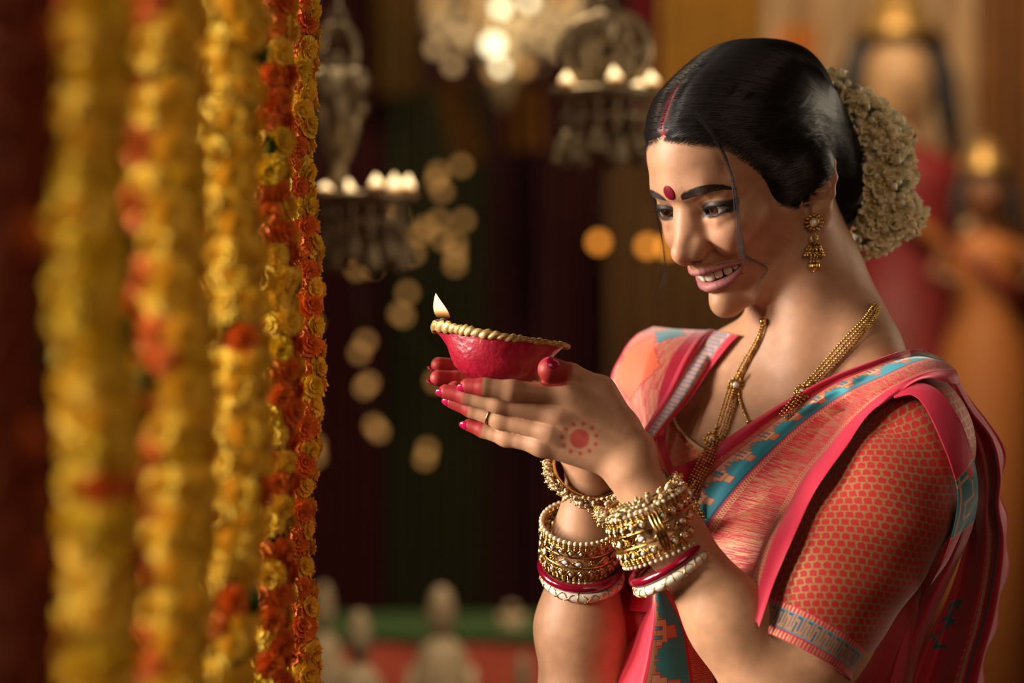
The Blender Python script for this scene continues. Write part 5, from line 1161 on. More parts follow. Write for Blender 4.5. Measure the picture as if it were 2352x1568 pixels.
def gajra():
    rr = random.Random(11); pts = []
    lo, hi = GPOLY.min(0), GPOLY.max(0); cand = np.random.default_rng(11).uniform(lo, hi, (9000, 2)); cand = cand[poly_sd(cand, GPOLY) > 4]
    for p in cand:
        if len(pts) < 230 and (not pts or ((np.array(pts) - p)**2).sum(1).min() > 14.0**2): pts.append(p)
    out = []
    for p in pts:
        d = poly_sd(p[None], GPOLY)[0]; t = min(d/48, 1); bulge = math.sqrt(max(1 - (1-t)**2, 0)); y = .128 - .052*bulge + rr.uniform(-.003, .003)
        g = np.array([poly_sd((p + e)[None], GPOLY)[0] - d for e in ((3, 0), (0, 3.))]); g /= np.linalg.norm(g) + 1e-6; nrm = np.array([-g[0]*(1-t), -.35 - bulge, g[1]*(1-t)]); out.append((at(p[0], p[1], y), nrm))
    for k in range(70):                                                   # round the back
        q = pts[rr.randrange(len(pts))]; d = poly_sd(q[None], GPOLY)[0]; t = min(d/48, 1); out.append((at(q[0], q[1], .138 + .035*math.sqrt(max(1-(1-t)**2, 0))), np.array([rr.uniform(-.3, .3), 1, rr.uniform(-.3, .3)])))
    for c, nrm in out:
        nrm = nrm + np.array([rr.gauss(0, .42), rr.gauss(0, .2), rr.gauss(0, .42)]); o = bpy.data.objects.new('jasmine_flower', rr.choice(JM)); COL.objects.link(o); o.parent = GJ
        q = Vector(nrm).to_track_quat('Z', 'Y'); s = rr.uniform(1.0, 1.4); o.matrix_local = Matrix.Translation(Vector(c - nrm/np.linalg.norm(nrm)*.003) - GJ.location) @ q.to_matrix().to_4x4() @ Matrix.Rotation(rr.uniform(0, 6.28), 4, 'Z') @ Matrix.Scale(s, 4)
    mb = MB()
    for k in range(46):
        c, nrm = out[rr.randrange(len(pts))]; nrm = nrm/np.linalg.norm(nrm); a = c + nrm*.001 + np.array([rr.uniform(-.004, .004), 0, rr.uniform(-.004, .004)]); b = a + nrm*.004 + np.array([rr.uniform(-.004, .004), 0, rr.uniform(-.005, .005)]); mb.tube([a, (a+b)/2 + np.array([.0005, 0, .0005]), b], [.0008, .0013, .0007], 6)
    o = mb.build('green_stalks', M_JGRN); o['kind'] = 'stuff'; adopt(o, GJ)
    mb = MB(); C = spline([at(1905, 180, .140), at(1985, 260, .14), at(2030, 350, .14), at(2035, 450, .14), at(2040, 520, .14), at(1990, 575, .14)], 30); mb.tube(C, np.interp(np.linspace(0, 1, 30), [0, .3, .7, 1], [.008, .020, .022, .010]), 12); M_D = mat('garland_core', (.16, .14, .07), .9); adopt(mb.build('thread_core', M_D), GJ)
gajra()
# ------------------------------------------------------------------ the hall: shell, hangings, altar, lamps and lights
def struct(name, mb, m): o = mb.build(name, m, smooth=False); o['kind'] = 'structure'; return o
M_FLOOR = noise_mix(mat('red_stone_floor', rough=.4), (.05, .018, .010), (.10, .035, .018), 3, 4)
M_WALL = noise_mix(mat('maroon_wall', rough=.8), (.040, .002, .004), (.066, .004, .006), 2, 4)
M_CEIL = mat('dark_ceiling', (.03, .02, .014), .9)
mb = MB(); mb.box((0, 1.4, -.03), (6.4, 9.2, .06)); struct('floor', mb, M_FLOOR)
mb = MB(); mb.box((0, 5.95, 1.7), (6.4, .1, 3.4)); struct('wall_back', mb, M_WALL)
mb = MB(); mb.box((3.15, 1.4, 1.7), (.1, 9.0, 3.4)); struct('wall_right', mb, M_WALL)
mb = MB(); mb.box((-3.15, 1.4, 1.7), (.1, 9.0, 3.4)); struct('wall_left', mb, M_WALL)
mb = MB(); mb.box((0, 1.4, 3.43), (6.4, 9.2, .06)); struct('ceiling', mb, M_CEIL)
def hanging(name, label, px0, px1, py0, py1, y, color, folds=5, depth=.05, lean=0.0, sheen=0.0, taper=1.0, cat='curtain'):
    nu, nv = 24, folds*10 + 1; u = np.linspace(0, 1, nu)[:, None]; v = np.linspace(0, 1, nv)[None, :]; a = at(px0, py0, y); b = at(px1, py1, y)
    w = 1 - (1 - taper)*np.sin(np.pi*.5*u); X = (a[0] + b[0])/2 + (v - .5)*(b[0] - a[0])*w + lean*u*(a[2] - b[2]); Z = a[2] + (b[2] - a[2])*u + 0*v; Y = y + depth*np.sin(v*folds*2*math.pi + .7*np.sin(u*3)) * (.6 + .4*u)
    G = np.stack([X, Y + 0*u, Z], -1); I = np.arange(nu*nv).reshape(nu, nv); F = np.stack([I[:-1, :-1], I[1:, :-1], I[1:, 1:], I[:-1, 1:]], -1).reshape(-1, 4)
    me = np_mesh(name, G.reshape(-1, 3), F, 4); m = noise_mix(mat(name + '_cloth', rough=.7, sheen=sheen), tuple(c*.8 for c in color), color, 9, 3); o = link(name, me, m)
    s = o.modifiers.new('thick', 'SOLIDIFY'); s.thickness = .004; tag(o, label, cat)
    if cat == 'swag': mb = MB(); mb.tube([((a[0]+b[0])/2, y, a[2] - .03), ((a[0]+b[0])/2, y, 3.41)], .006, 6); mb.build('cord', m, o)
    return o
hanging('maroon_curtain', 'dark maroon curtain hanging at the back left of the hall', 520, 880, -260, 1900, 5.2, (.070, .003, .006), 7)
hanging('golden_curtain', 'olive gold curtain hanging left of the chandelier', 845, 985, -260, 225, 5.0, (.21, .10, .012), 3, taper=.7)
hanging('green_curtain', 'dark green curtain below the gold one behind the hanging lights', 868, 1120, 190, 2300, 5.35, (.030, .030, .004), 5)
hanging('maroon_curtain', 'dark maroon curtain hanging behind the right brass lamp', 1240, 1560, -260, 1900, 5.3, (.055, .002, .004), 6)
hanging('crimson_curtain', 'narrow crimson curtain between the right brass lamp and the gold cloth', 1455, 1530, -260, 330, 4.9, (.25, .006, .018), 2)
hanging('golden_curtain', 'amber gold cloth hanging above the front of her hair', 1520, 1760, -260, 420, 4.7, (.42, .21, .022), 4)
hanging('brown_curtain', 'brown cloth hanging behind her face', 1400, 1760, 330, 1300, 4.8, (.12, .055, .012), 4)
hanging('cream_cloth', 'wide cream tan cloth hanging behind the jasmine garland', 1760, 2290, -260, 560, 4.6, (.54, .36, .20), 5)
hanging('rust_cloth', 'rust orange cloth hanging at the right edge behind the shoulder', 1940, 2520, 520, 1250, 4.7, (.30, .095, .022), 6)
hanging('rust_cloth', 'orange brown cloth in the upper right corner of the hall', 2250, 2560, -260, 620, 4.5, (.22, .085, .02), 4)
hanging('dark_cloth', 'dark brown cloth hanging behind the loose sari end', 2120, 2560, 880, 1900, 4.3, (.060, .030, .016), 5)
hanging('orange_swag', 'orange cloth swag hanging under the chandelier', 1005, 1075, 190, 370, 4.4, (.32, .13, .012), 2, .04, lean=.22, cat='swag')
hanging('orange_swag', 'rust orange cloth swag right below the chandelier', 1160, 1245, 200, 345, 4.4, (.26, .10, .012), 2, .04, lean=.05, cat='swag')
hanging('orange_swag', 'bright orange cloth knot above her hair', 1790, 1880, 60, 190, 4.3, (.58, .20, .03), 2, .04, cat='swag')

# altar table with cloth, and figurines
T = empty('altar_table', 'long table under a red cloth with a green border', 'table', (-.30, 2.68, 0))
def local(mb, c): return mb
M_RC = noise_mix(mat('red_table_cloth', rough=.8), (.30, .035, .018), (.42, .06, .028), 6, 3); M_GC = mat('green_border', (.035, .085, .018), .8); M_WD = mat('table_wood', (.10, .05, .02), .6)
s27 = (2.5 + DIST)/DIST; ztop = at(0, 1460, 2.5)[2]; zg = ztop - .012
mb = MB(); mb.box((0, 0, ztop - .02), (2.1, .36, .03)); mb.build('tabletop', M_WD, T, False)
def skirt_strip(name, z0, z1, m, off, amp):
    nv = 140; v = np.linspace(-1.06, 1.06, nv); V = []; 
    for z in (z0, z1): V += [(x, -.186 - off + (amp*math.sin(x*34) if z == z1 else 0), z) for x in v]
    F = [(i, i+1, nv+i+1, nv+i) for i in range(nv-1)]; o = mesh(name, V, F, m, T); q = o.modifiers.new('t', 'SOLIDIFY'); q.thickness = .003; return o
skirt_strip('cloth_front', ztop, .04, M_RC, 0, .02); skirt_strip('cloth_border', ztop + .004, zg, M_GC, .006, .004)
mb = MB(); mb.box((0, 0, ztop), (2.12, .37, .008)); mb.build('cloth_top', M_GC, T, False)
for sx_ in (-.95, .95):
    for sy in (-.13, .13): mb = MB(); mb.box((sx_, sy, (ztop-.04)/2), (.05, .05, ztop - .04)); mb.build('leg', M_WD, T, False)
M_IV = noise_mix(mat('pale_clay', rough=.5), (.42, .30, .17), (.62, .49, .31), 40, 3)
def figurine(px, top, base_w, y, label, m=M_IV):
    c = at(px, 1430, y); h = at(px, top, y)[2] - ztop - .005; r = base_w*PXM*(y + DIST)/DIST/2; t = empty('figurine', label, 'figurine', (c[0], y, ztop + .005)); 
    mb = MB(); mb.lathe([(0, 0), (r, 0), (r*1.02, h*.06), (r*.86, h*.12), (r*.92, h*.30), (r*.80, h*.48), (r*.50, h*.58), (r*.30, h*.62), (0, h*.63)], 24); mb.build('robe', m, t)
    mb = MB(); mb.sphere((0, 0, h*.80), (r*.44, r*.44, h*.18), 16, 12); mb.sphere((0, -r*.42, h*.79), (r*.09, r*.09, h*.03), 8, 6); mb.build('head', m, t)
    mb = MB(); mb.lathe([(r*.40, h*.86), (r*.42, h*.90), (r*.26, h*.96), (0, h*1.0)], 16); mb.build('cap', m, t)
    for s in (-1, 1): mb = MB(); mb.tube([(s*r*.70, 0, h*.50), (s*r*.86, -r*.35, h*.36), (s*r*.30, -r*.88, h*.34)], [r*.17, r*.14, r*.10], 8); mb.build('arm', m, t)
    return t
figurine(1175, 1385, 70, 2.6, 'small pale figurine standing on the altar table')
# stools in front with more pale figures, lower
for px, top, w, y, lab in ((745, 1338, 96, 2.2, 'ivory standing figure beside the marigold garland, in front of the table'), (826, 1400, 130, 1.85, 'shorter broad ivory figure between two taller ones, in front of the table'), (1014, 1345, 150, 2.1, 'tallest broad ivory figure alone in front of the table'), (1200, 1500, 90, 2.0, 'ivory standing figure in front of the table, partly behind her elbow')):
    zt = at(px, top, y)[2]; c = at(px, top, y); r = w*PXM*(y + DIST)/DIST/2; t = empty('statue', lab, 'statue', (c[0], y, 0)); h = zt
    mb = MB(); mb.lathe([(0, 0), (r*1.3, 0), (r*1.3, .05), (r*1.0, .07), (r*1.0, h*.35), (r*.8, h*.6), (r*.95, h*.8), (r*.75, h*.88), (r*.3, h*.905), (0, h*.905)], 24); mb.build('robe', M_IV, t)
    mb = MB(); mb.sphere((0, 0, h*.95), (r*.42, r*.45, h*.05), 16, 12); mb.sphere((0, -r*.44, h*.948), (r*.07, r*.07, h*.008), 8, 6); mb.build('head', M_IV, t)
    for s in (-1, 1): mb = MB(); mb.tube([(s*r*.85, 0, h*.85), (s*r*1.05, -r*.3, h*.74), (s*r*.3, -r*1.0, h*.72)], [r*.20, r*.17, r*.12], 8); mb.build('arm', M_IV, t)

# goddess idols at the right
M_IDS = mat('idol_skin', (.50, .30, .15), .5); M_IDB = mat('idol_skin_dark', (.20, .075, .03), .5); M_IDH = mat('idol_hair', (.012, .010, .010), .6); M_IDR = noise_mix(mat('idol_red_cloth', rough=.6), (.15, .012, .012), (.24, .018, .020), 30); M_IDO = mat('idol_orange_cloth', (.42, .14, .03), .6); M_IDG = noise_mix(mat('idol_gilding', rough=.4, metal=.6), (.40, .22, .06), (.60, .38, .12), 60)
def idol(px, py, hh, y, label, skin, cloth, sash):
    """py is the middle of the face, hh its height in photo pixels"""
    k = PXM*(y + DIST)/DIST; c = at(px, py, y); H = hh*k; t = empty('idol', label, 'idol', (c[0], y, 0)); z = c[2]
    mb = MB(); mb.sphere((0, 0, z), (H*.36, H*.38, H*.52), 20, 16); mb.tube([(0, -H*.36, z+H*.08), (0, -H*.46, z-H*.08), (0, -H*.36, z-H*.12)], [H*.04, H*.06, H*.03], 8); mb.tube([(0, .0, z-H*.4), (0, 0, z-H*.78)], [H*.17, H*.20], 12)
    mb.sphere((-H*.13, -H*.35, z+H*.07), (H*.07, H*.03, H*.035), 10, 6); mb.sphere((H*.13, -H*.35, z+H*.07), (H*.07, H*.03, H*.035), 10, 6); mb.build('head', skin, t)
    for s in (-1, 1): mb = MB(); mb.tube([(s*H*.08, 0, z+H*.56), (s*H*.34, .01, z+H*.42), (s*H*.46, 0, z+H*.05), (s*H*.52, -.01, z-H*.4), (s*H*.62, 0, z-H*.85)], [H*.06, H*.14, H*.15, H*.12, H*.04], 10); mb.build('hair', M_IDH, t)
    mb = MB(); mb.lathe([(H*.40, z+H*.44), (H*.44, z+H*.50), (H*.36, z+H*.60), (H*.30, z+H*.78), (H*.16, z+H*.96), (0, z+H*1.1)], 18); mb.build('crown', M_IDG, t)
    mb = MB(); mb.lathe([(H*.22, z-H*.62), (H*.62, z-H*.80), (H*.70, z-H*1.1), (H*.52, z-H*1.7), (H*.60, z-H*2.2), (H*.85, max(z-H*3.0, .5)), (H*1.0, .02), (0, .0)], 28); mb.build('body_cloth', cloth, t)
    mb = MB(); mb.tube([(-H*.60, -H*.15, z-H*.78), (-H*.2, -H*.62, z-H*1.2), (H*.45, -H*.55, z-H*1.75), (H*.62, -H*.1, z-H*2.1)], H*.15, 10, flat=.5); mb.build('sash', sash, t)
    for s in (-1, 1): mb = MB(); mb.tube([(s*H*.62, 0, z-H*.85), (s*H*.95, -H*.15, z-H*1.35), (s*H*.55, -H*.75, z-H*1.55)], [H*.15, H*.13, H*.08], 10); mb.build('arm', skin, t)
    mb = MB(); mb.tube([(H*.42*math.cos(a), -H*.30 - H*.32*math.sin(a)*.6, z - H*.75 - H*.42*math.sin(a)) for a in np.linspace(0, math.pi, 14)], H*.05, 8); mb.build('necklace', M_IDG, t)
idol(2062, 190, 225, 3.9, 'tall pale idol with long black hair behind the jasmine garland', M_IDS, M_IDR, M_IDO)
idol(2262, 455, 130, 3.5, 'dark faced idol with black hair at the right edge of the hall', M_IDB, M_IDO, M_IDR)
idol(1965, 60, 80, 4.4, 'small idol high up between the gold cloth and the tall pale idol', M_IDS, M_IDG, M_IDR) if False else None

# hanging brass oil lamps
M_BRASS = noise_mix(mat('tarnished_brass', rough=.38, metal=.45), (.27, .20, .11), (.50, .40, .24), 60, 3, .3, .7)
M_FL2 = flame_mat('lamp_flame', 3.2)
def oil_lamp(label, px, pyt, y, style, flames, R, k2=1.0):
    k = PXM*(y + DIST)/DIST; c = at(px, pyt, y); t = empty('hanging_oil_lamp', label, 'oil lamp', (c[0], y, c[2])); z = lambda py: -(py - pyt)*k; X = lambda p: (p - px)*k
    mb = MB(); mb.lathe([(R*.08, z(pyt)+.004), (R*.9, .004), (R*1.0, .010), (R*1.0, .004), (R*.92, -.002), (R*.3, -.010), (R*.06, -.012)], 32); mb.build('tray', M_BRASS, t)
    mb = MB(); hh = 0.018
    top = 3.40 - c[2]; n = int((top - style['chain'])/.036)
    for i in range(n):
        zz = style['chain'] + .018 + i*.036; a = (i % 2)*math.pi/2
        mb.tube([(style['dx'] + .010*math.cos(p)*math.cos(a), .010*math.cos(p)*math.sin(a), zz + .023*math.sin(p)) for p in np.linspace(0, 2*math.pi, 12, endpoint=False)], .0042, 6, closed=True)
    o = mb.build('chain', M_BRASS, t); o['kind'] = 'stuff'
    style['build'](t, z, X, k)
    for i, (fx, fy, h) in enumerate(flames):
        xx = X(fx); yy = math.sqrt(max(R*R*.8 - xx*xx, 0))*(1 if i % 2 else -1); zz = .002
        mb = MB(); mb.lathe([(.004, zz-.004), (.016, zz), (.019, zz+.008), (.016, zz+.008), (.010, zz+.002)], 14, (xx, yy, 0)); cu = mb.build('oil_cup', M_BRASS, t)
        f = flame_mesh(h*.74, .0115, .002, 12).build('flame', M_FL2, cu); f.location = (xx, yy, zz + .008); f.rotation_euler = (0, random.uniform(-.15, .2), 0)
    nb = 14
    for i in range(nb):
        a = 2*math.pi*i/nb; L = style['bell'] + (.012 if i % 2 else 0); bx, by = R*.82*math.cos(a), R*.82*math.sin(a)
        mb = MB(); mb.tube([(bx, by, 0), (bx, by, -L*.35)], .0022, 6); mb.sphere((bx, by, -L*.38), .007, 8, 6); mb.tube([(bx, by, -L*.4), (bx, by, -L*.62)], .003, 6)
        mb.lathe([(.004, -L*.60), (.009, -L*.64), (.012, -L*.78), (.015, -L*.95), (.017, -L), (.013, -L*.98)], 10, (bx, by, 0)); mb.sphere((bx, by, -L*1.02), .005, 7, 5); mb.build('bell', M_BRASS, t)
    mb = MB(); mb.tube([(R*.86*math.cos(a), R*.86*math.sin(a), -style['bell']*.36) for a in np.linspace(0, 2*math.pi, 32, endpoint=False)], .0035, 6, closed=True); mb.build('ring', M_BRASS, t)
    return t
def left_body(t, z, X, k):
    mb = MB(); mb.tube([(X(775), 0, z(455)), (X(775), 0, z(330))], [.010, .013], 10); mb.lathe([(.006, z(455)), (.020, z(450)), (.012, z(440)), (.010, z(400))], 14, (X(775), 0, 0)); mb.build('stem', M_BRASS, t)
    mb = MB()
    for s in (-1, 1): mb.tube([(X(775), 0, z(385)), (X(775 + s*18), 0, z(350)), (X(775 + s*32), 0, z(300)), (X(775 + s*34), 0, z(258)), (X(775 + s*14), 0, z(230)), (X(775), 0, z(210))], [.008, .009, .011, .013, .010, .008], 8)
    for s in (-1, 1): mb.sphere((X(775 + s*44), 0, z(248)), .016, 10, 8); mb.sphere((X(775 + s*36), 0, z(190)), .022, 10, 8); mb.tube([(X(775 + s*12), 0, z(215)), (X(775 + s*36), 0, z(190))], .010, 8); mb.sphere((X(775 + s*56), 0, z(255)), .008, 8, 6)
    mb.tube([(X(775), 0, z(335)), (X(775), 0, z(160))], [.016, .021], 10); mb.sphere((X(773), 0, z(175)), (.024, .020, .030), 12, 9); mb.sphere((X(773), 0, z(150)), (.016, .016, .022), 10, 8); mb.build('openwork_body', M_BRASS, t)
    mb = MB(); mb.tube([(X(775) + .022*math.cos(p), 0, z(120) + .034*math.sin(p)) for p in np.linspace(0, 2*math.pi, 20, endpoint=False)], .008, 8, closed=True); mb.build('hook', M_BRASS, t)
def right_body(t, z, X, k):
    mb = MB(); mb.tube([(0, 0, 0), (0, 0, z(160))], [.012, .010], 10); mb.lathe([(.010, 0), (.030, .004), (.016, .02), (.010, .04)], 14); mb.build('stem', M_BRASS, t)
    mb = MB()
    for cx, cy, r in ((1358, 118, .034), (1425, 112, .034), (1392, 88, .026), (1392, 138, .028)): mb.tube([(X(cx) + r*math.cos(p), 0, z(cy) + r*1.15*math.sin(p)) for p in np.linspace(0, 2*math.pi, 20, endpoint=False)], .010, 8, closed=True)
    mb.sphere((X(1392), 0, z(65)), (.016, .016, .026), 10, 8)
    for s in (-1, 1): mb.sphere((X(1392 + s*56), 0, z(115)), .013, 10, 8)
    mb.build('openwork_body', M_BRASS, t)
k1 = PXM*(1.0 + DIST)/DIST
oil_lamp('tarnished brass oil lamp hanging from a chain next to the marigold garland', 835, 462, 1.0, dict(chain=(462-92)*k1, dx=(775-835)*k1, build=left_body, bell=.075), [(750, 445, .018), (790, 440, .030), (870, 446, .030), (900, 432, .040), (932, 438, .034)], .062)
oil_lamp('tarnished brass oil lamp hanging from a chain left of her forehead', 1392, 224, 1.0, dict(chain=(224-58)*k1, dx=0.0, build=right_body, bell=.074), [(1298, 206, .030), (1326, 190, .042), (1407, 200, .034), (1470, 210, .030), (1494, 210, .032)], .066)

# chandelier
def glow(name, col, s):
    m = bpy.data.materials.new(name); m.use_nodes = True; n, l = m.node_tree.nodes, m.node_tree.links; n.clear(); e = N(n, 'ShaderNodeEmission'); e.inputs[0].default_value = (*col, 1); e.inputs[1].default_value = s; o = N(n, 'ShaderNodeOutputMaterial'); l.new(e.outputs[0], o.inputs[0]); m.cycles.emission_sampling = 'NONE'; return m
M_B1 = glow('bulb_bright', (1.0, .84, .50), 4.2); M_B2 = glow('bulb_warm', (1.0, .46, .12), .95); M_B3 = glow('bulb_dim', (1.0, .60, .25), 1.0); M_B4 = glow('bulb_amber', (1.0, .33, .035), 2.9)
cl = bpy.data.lights.new('chandelier_light', 'POINT'); cl.energy = .9; cl.color = (1, .78, .48); cl.shadow_soft_size = .05; clo = bpy.data.objects.new('chandelier_light', cl); COL.objects.link(clo); clo.location = at(1150, 60, 3.82)
M_CRY = mat('crystal', (.62, .50, .33), .12, spec=.9); 
CH = empty('chandelier', 'crystal chandelier with glowing bulbs hanging at the top of the hall', 'chandelier', at(1155, -60, 4.0)); kc = PXM*(4.0 + DIST)/DIST
def chl(px, py, dy=0.0): return ((px - 1155)*kc, dy, -(py + 60)*kc)
mb = MB(); mb.tube([(0, 0, 0), (0, 0, 3.4 - CH.location.z)], .012, 8); mb.lathe([(.02, .05), (.07, .02), (.09, -.05), (.05, -.12), (.08, -.2), (.03, -.30), (.01, -.34)], 20); mb.build('stem', M_BRASS, CH)
for i in range(10):
    a = 2*math.pi*i/10 + .2; mb = MB(); r = .19
    mb.tube([(.05*math.cos(a), .05*math.sin(a), -.10), (r*.6*math.cos(a), r*.6*math.sin(a), -.20), (r*math.cos(a), r*math.sin(a), -.14), (r*1.02*math.cos(a), r*1.02*math.sin(a), -.06)], [.010, .011, .009, .012], 8); mb.build('arm', M_BRASS, CH)
mbs = MB(); rr = random.Random(5)
for i in range(230):
    a = rr.uniform(0, 6.283); r = .21*math.sqrt(rr.uniform(.1, 1)); zz = -rr.uniform(.02, .30*(1.15 - r/.3)); mbs.sphere((r*math.cos(a), r*math.sin(a), zz), (.008, .008, .013), 6, 4)
o = mbs.build('crystal_drops', M_CRY, CH); o['kind'] = 'stuff'
def bulb(px, py, y, r, m, parent, name='bulb'):
    c = Vector(at(px, py, y)) - parent.location; mb = MB(); mb.sphere(c, r, 12, 8); return mb.build(name, m, parent)
kb = .0019
for px, py, m_, r in [(1150, 18, M_B1, .015), (1133, 102, M_B1, .021), (1148, 155, M_B1, .0125), (1134, 166, M_B2, .014), (1203, 153, M_B2, .016), (1000, 110, M_B3, .015), (1000, 10, M_B2, .015), (1085, 12, M_B2, .016), (1215, 6, M_B1, .011), (1292, 4, M_B2, .016), (1040, 150, M_B3, .014), (1270, 60, M_B3, .016), (1240, 96, M_B3, .014), (1060, 80, M_B3, .015), (1110, 60, M_B2, .014), (1190, 70, M_B3, .015), (1290, 120, M_B3, .014), (1010, 60, M_B3, .015), (1320, 30, M_B3, .014), (1170, 120, M_B3, .015)]: bulb(px, py, 3.77, r, m_, CH)
# strings of fairy lights
def string(label, pts, y, m, r, top):
    c = at(pts[0][0], top, y); t = empty('fairy_lights', label, 'light string', c); P = [c] + [at(a, b, y + .012) for a, b in pts]; Q = [Vector(p) - t.location for p in P]
    mb = MB(); mb.tube([tuple(q) for q in Q], .0022, 5); M_ = M_WIRE; mb.build('wire', M_, t)
    for a, b in pts: bulb(a, b, y, r, m, t)
    return t
M_WIRE = mat('wire', (.02, .03, .01), .6)
string('string of warm fairy lights hanging in the middle, the longer right one', [(1059, 380), (1007, 396), (1002, 414), (1015, 439), (1064, 506), (1008, 506), (1016, 549), (1046, 560), (1046, 586), (1045, 608)], 4.06, M_B2, .0115, -700)
string('string of warm fairy lights running down behind the lamp flame', [(977, 522), (963, 539), (950, 582), (936, 672), (918, 720), (926, 725), (1001, 875), (981, 1032), (976, 1054)], 4.1, M_B2, .0115, -700)
string('string of warm fairy lights hanging right of the marigold garland', [(912, 498), (855, 611), (820, 617), (840, 784), (826, 810), (847, 879), (837, 890), (859, 977), (870, 991)], 4.0, M_B2, .0115, -700)
string('string of warm fairy lights half hidden by the marigold garland', [(716, 742), (722, 1022), (724, 1048)], 4.0, M_B2, .0115, -700)
string('string of amber lights hanging on the brown cloth beside her face', [(1432, 211), (1375, 556), (1487, 565), (1533, 567)], 4.45, M_B4, .016, -700)
string('amber lights in the lower right corner behind the sari', [(2345, 1190), (2342, 1440)], 4.0, M_B4, .014, 700)
area('hall_fill', (.2, 2.9, 3.2), (.1, 5.2, 1.3), 1.6, .8, 13, (1.0, .74, .46))  # added overhead fill for the curtains, no lamp is built here
area('altar_fill', (-.3, 1.2, 2.8), (-.3, 2.6, .8), .7, .4, 22, (1.0, .78, .52))  # added to brighten the table and pale figures, source unseen
area('idol_fill', (.7, 2.4, 3.1), (1.4, 4.2, 1.5), .9, .6, 34, (1.0, .74, .46))  # added from above to lift idols and backdrop, source unseen

# marigold garlands
def marigold(seed, n1=15):
    R_ = random.Random(seed); mb = MB()
    for L, (r, z, tl, nn, w) in enumerate([(.0124, .000, 1.25, n1+2, .0034), (.0114, .0022, 1.05, n1+1, .0032), (.0098, .0044, .78, n1-1, .0029), (.0074, .0062, .50, n1-4, .0026), (.0044, .0074, .25, 7, .0024)]):
        for k in range(nn):
            a = 2*math.pi*(k + .5*(L % 2))/nn + R_.uniform(-.1, .1); c, s = math.cos(a), math.sin(a); ln = r*R_.uniform(.88, 1.1); V = []
            for i in range(4):
                u = i/3; b = tl*(.55 + .6*u); rad = ln*u*math.sin(min(b, 1.5))*1.0 + .0008; hz = z + ln*u*math.cos(min(b, 1.6))*.75
                for j in range(3):
                    v = j - 1; ww = w*(.45 + .75*u)*v; zz = hz + (.0011*abs(v) - .0004)*(u > .3) + R_.uniform(-.0009, .0009); V.append((rad*c - ww*s, rad*s + ww*c, zz))
            mb.add(V, [(i*3+j, i*3+j+1, i*3+j+4, i*3+j+3) for i in range(3) for j in range(2)])
    mb.sphere((0, 0, .001), (.0085, .0085, .0080), 10, 6); return mb.me('marigold')
MM = [marigold(1), marigold(2), marigold(3)]
M_MY = noise_mix(mat('yellow_marigold', rough=.6, spec=.25, sss=.1), (.85, .50, .02), (.97, .70, .09), 120, 3); M_MO = noise_mix(mat('orange_marigold', rough=.6, spec=.25, sss=.1), (.66, .12, .010), (.88, .24, .03), 120, 3); M_MG = noise_mix(mat('lemon_marigold', rough=.6, spec=.25), (.72, .44, .012), (.88, .62, .04), 120, 3)
M_MR = noise_mix(mat('shaded_rust_marigold', rough=.7, spec=.2), (.16, .018, .004), (.26, .05, .006), 120, 3); thin(M_MY, .15); thin(M_MO, .15); thin(M_MG, .15); M_LEAF = mat('leaf', (.035, .055, .008), .8, spec=.1)  # rust petals, colour also darkened for the shade on that garland
MV = {}
for nm, m_ in (('y', M_MY), ('o', M_MO), ('g', M_MG), ('r', M_MR)):
    MV[nm] = []
    for me in MM: c = me.copy(); c.name = 'marigold'; c.materials.append(m_); MV[nm].append(c)
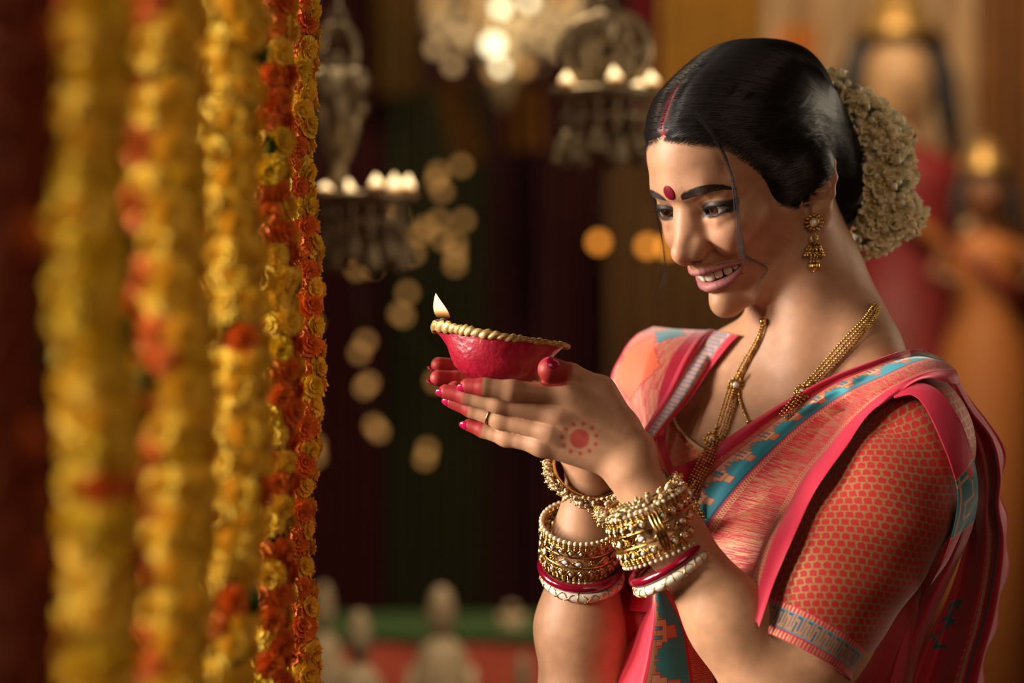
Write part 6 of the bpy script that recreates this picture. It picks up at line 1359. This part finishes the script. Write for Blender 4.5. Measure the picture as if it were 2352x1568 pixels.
def rope(label, px, y, R, pick, seed, lv=None, n=5, scale=1.0, sway=.004):
    r_ = random.Random(seed); k = (y + DIST)/DIST; zt = CZ + .40*k + .06; zb = CZ - .345*k - .05; x0 = at(px, 784, y)[0]; t = empty('marigold_garland', label, 'garland', (x0, y, zb), 'marigold garlands hanging at the left')
    pitch = .0178*scale; m = int((zt - zb)/pitch); cnt = 0
    for i in range(m):
        z = i*pitch; ox = sway*math.sin(i*.31 + seed) + r_.uniform(-.0015, .0015); oy = sway*math.cos(i*.23 + seed)
        for j in range(n):
            a = 2*math.pi*(j + .5*(i % 2))/n + r_.uniform(-.16, .16)
            if cnt >= 298: break
            cnt += 1; kind = pick(a, i, r_); o = bpy.data.objects.new('marigold', r_.choice(MV[kind])); COL.objects.link(o); o.parent = t
            d = Vector((math.cos(a), math.sin(a), r_.uniform(-.35, .35))); q = d.to_track_quat('Z', 'Y'); s = scale*r_.uniform(.92, 1.2)
            o.matrix_local = Matrix.Translation(Vector((ox, oy, z)) + d*(R - .010*scale)*r_.uniform(.92, 1.08)) @ q.to_matrix().to_4x4() @ Matrix.Rotation(r_.uniform(0, 6.28), 4, 'Z') @ Matrix.Scale(s, 4)
    mb = MB(); mb.tube([(0, 0, 0), (0, 0, 3.40 - zb)], [.003, .003], 6); mb.tube([(0, 0, -.004), (0, 0, zt - zb)], [R*.45, R*.45], 8); mb.build('string', M_LEAF, t)
    mb = MB()
    for i in range(7):
        a = r_.uniform(0, 6.28); z = r_.uniform(.05, zt - zb - .05); b = np.array([math.cos(a), math.sin(a), 0]); p = b*R*.9 + np.array([0, 0, z]); mb.sphere(p, (.006, .006, .009), 7, 5)
    o = mb.build('leaf_bits', M_LEAF, t); o['kind'] = 'stuff'; return t
cosd = lambda a, d: math.cos(a - math.radians(d))
rope('orange and yellow marigold garland in sharp focus, nearest to her hands', 678, .015, .0205, lambda a, i, r: ('o' if (cosd(a, -88) > .80 and r.random() < .92) or (cosd(a, 205) > .7 and r.random() < .35) else ('g' if r.random() < .4 else 'y')), 1, scale=1.0, n=6)
rope('yellow marigold garland with an orange right side, second from the sharp one', 618, -.22, .0215, lambda a, i, r: ('o' if cosd(a, -60) > .35 and r.random() < .6 else ('g' if r.random() < .3 else 'y')), 2)
rope('bright yellow marigold garland in the middle of the blurred ones', 530, -.50, .0235, lambda a, i, r: ('o' if r.random() < .05 else 'y'), 3)
rope('yellow marigold garland with orange flowers along its left side', 392, -.72, .0240, lambda a, i, r: ('o' if cosd(a, 200) > .65 and r.random() < .75 else ('g' if r.random() < .15 else 'y')), 4)
rope('dull yellow marigold garland, blurred, second from the left edge', 218, -.88, .0205, lambda a, i, r: ('g' if r.random() < .5 else ('o' if r.random() < .08 else 'y')), 5)
rope('rust marigold garland, colour darkened for shade, at the left edge of the picture', 30, -1.08, .0170, lambda a, i, r: ('o' if cosd(a, -20) > .5 and r.random() < .25 else 'r'), 6, scale=.72)
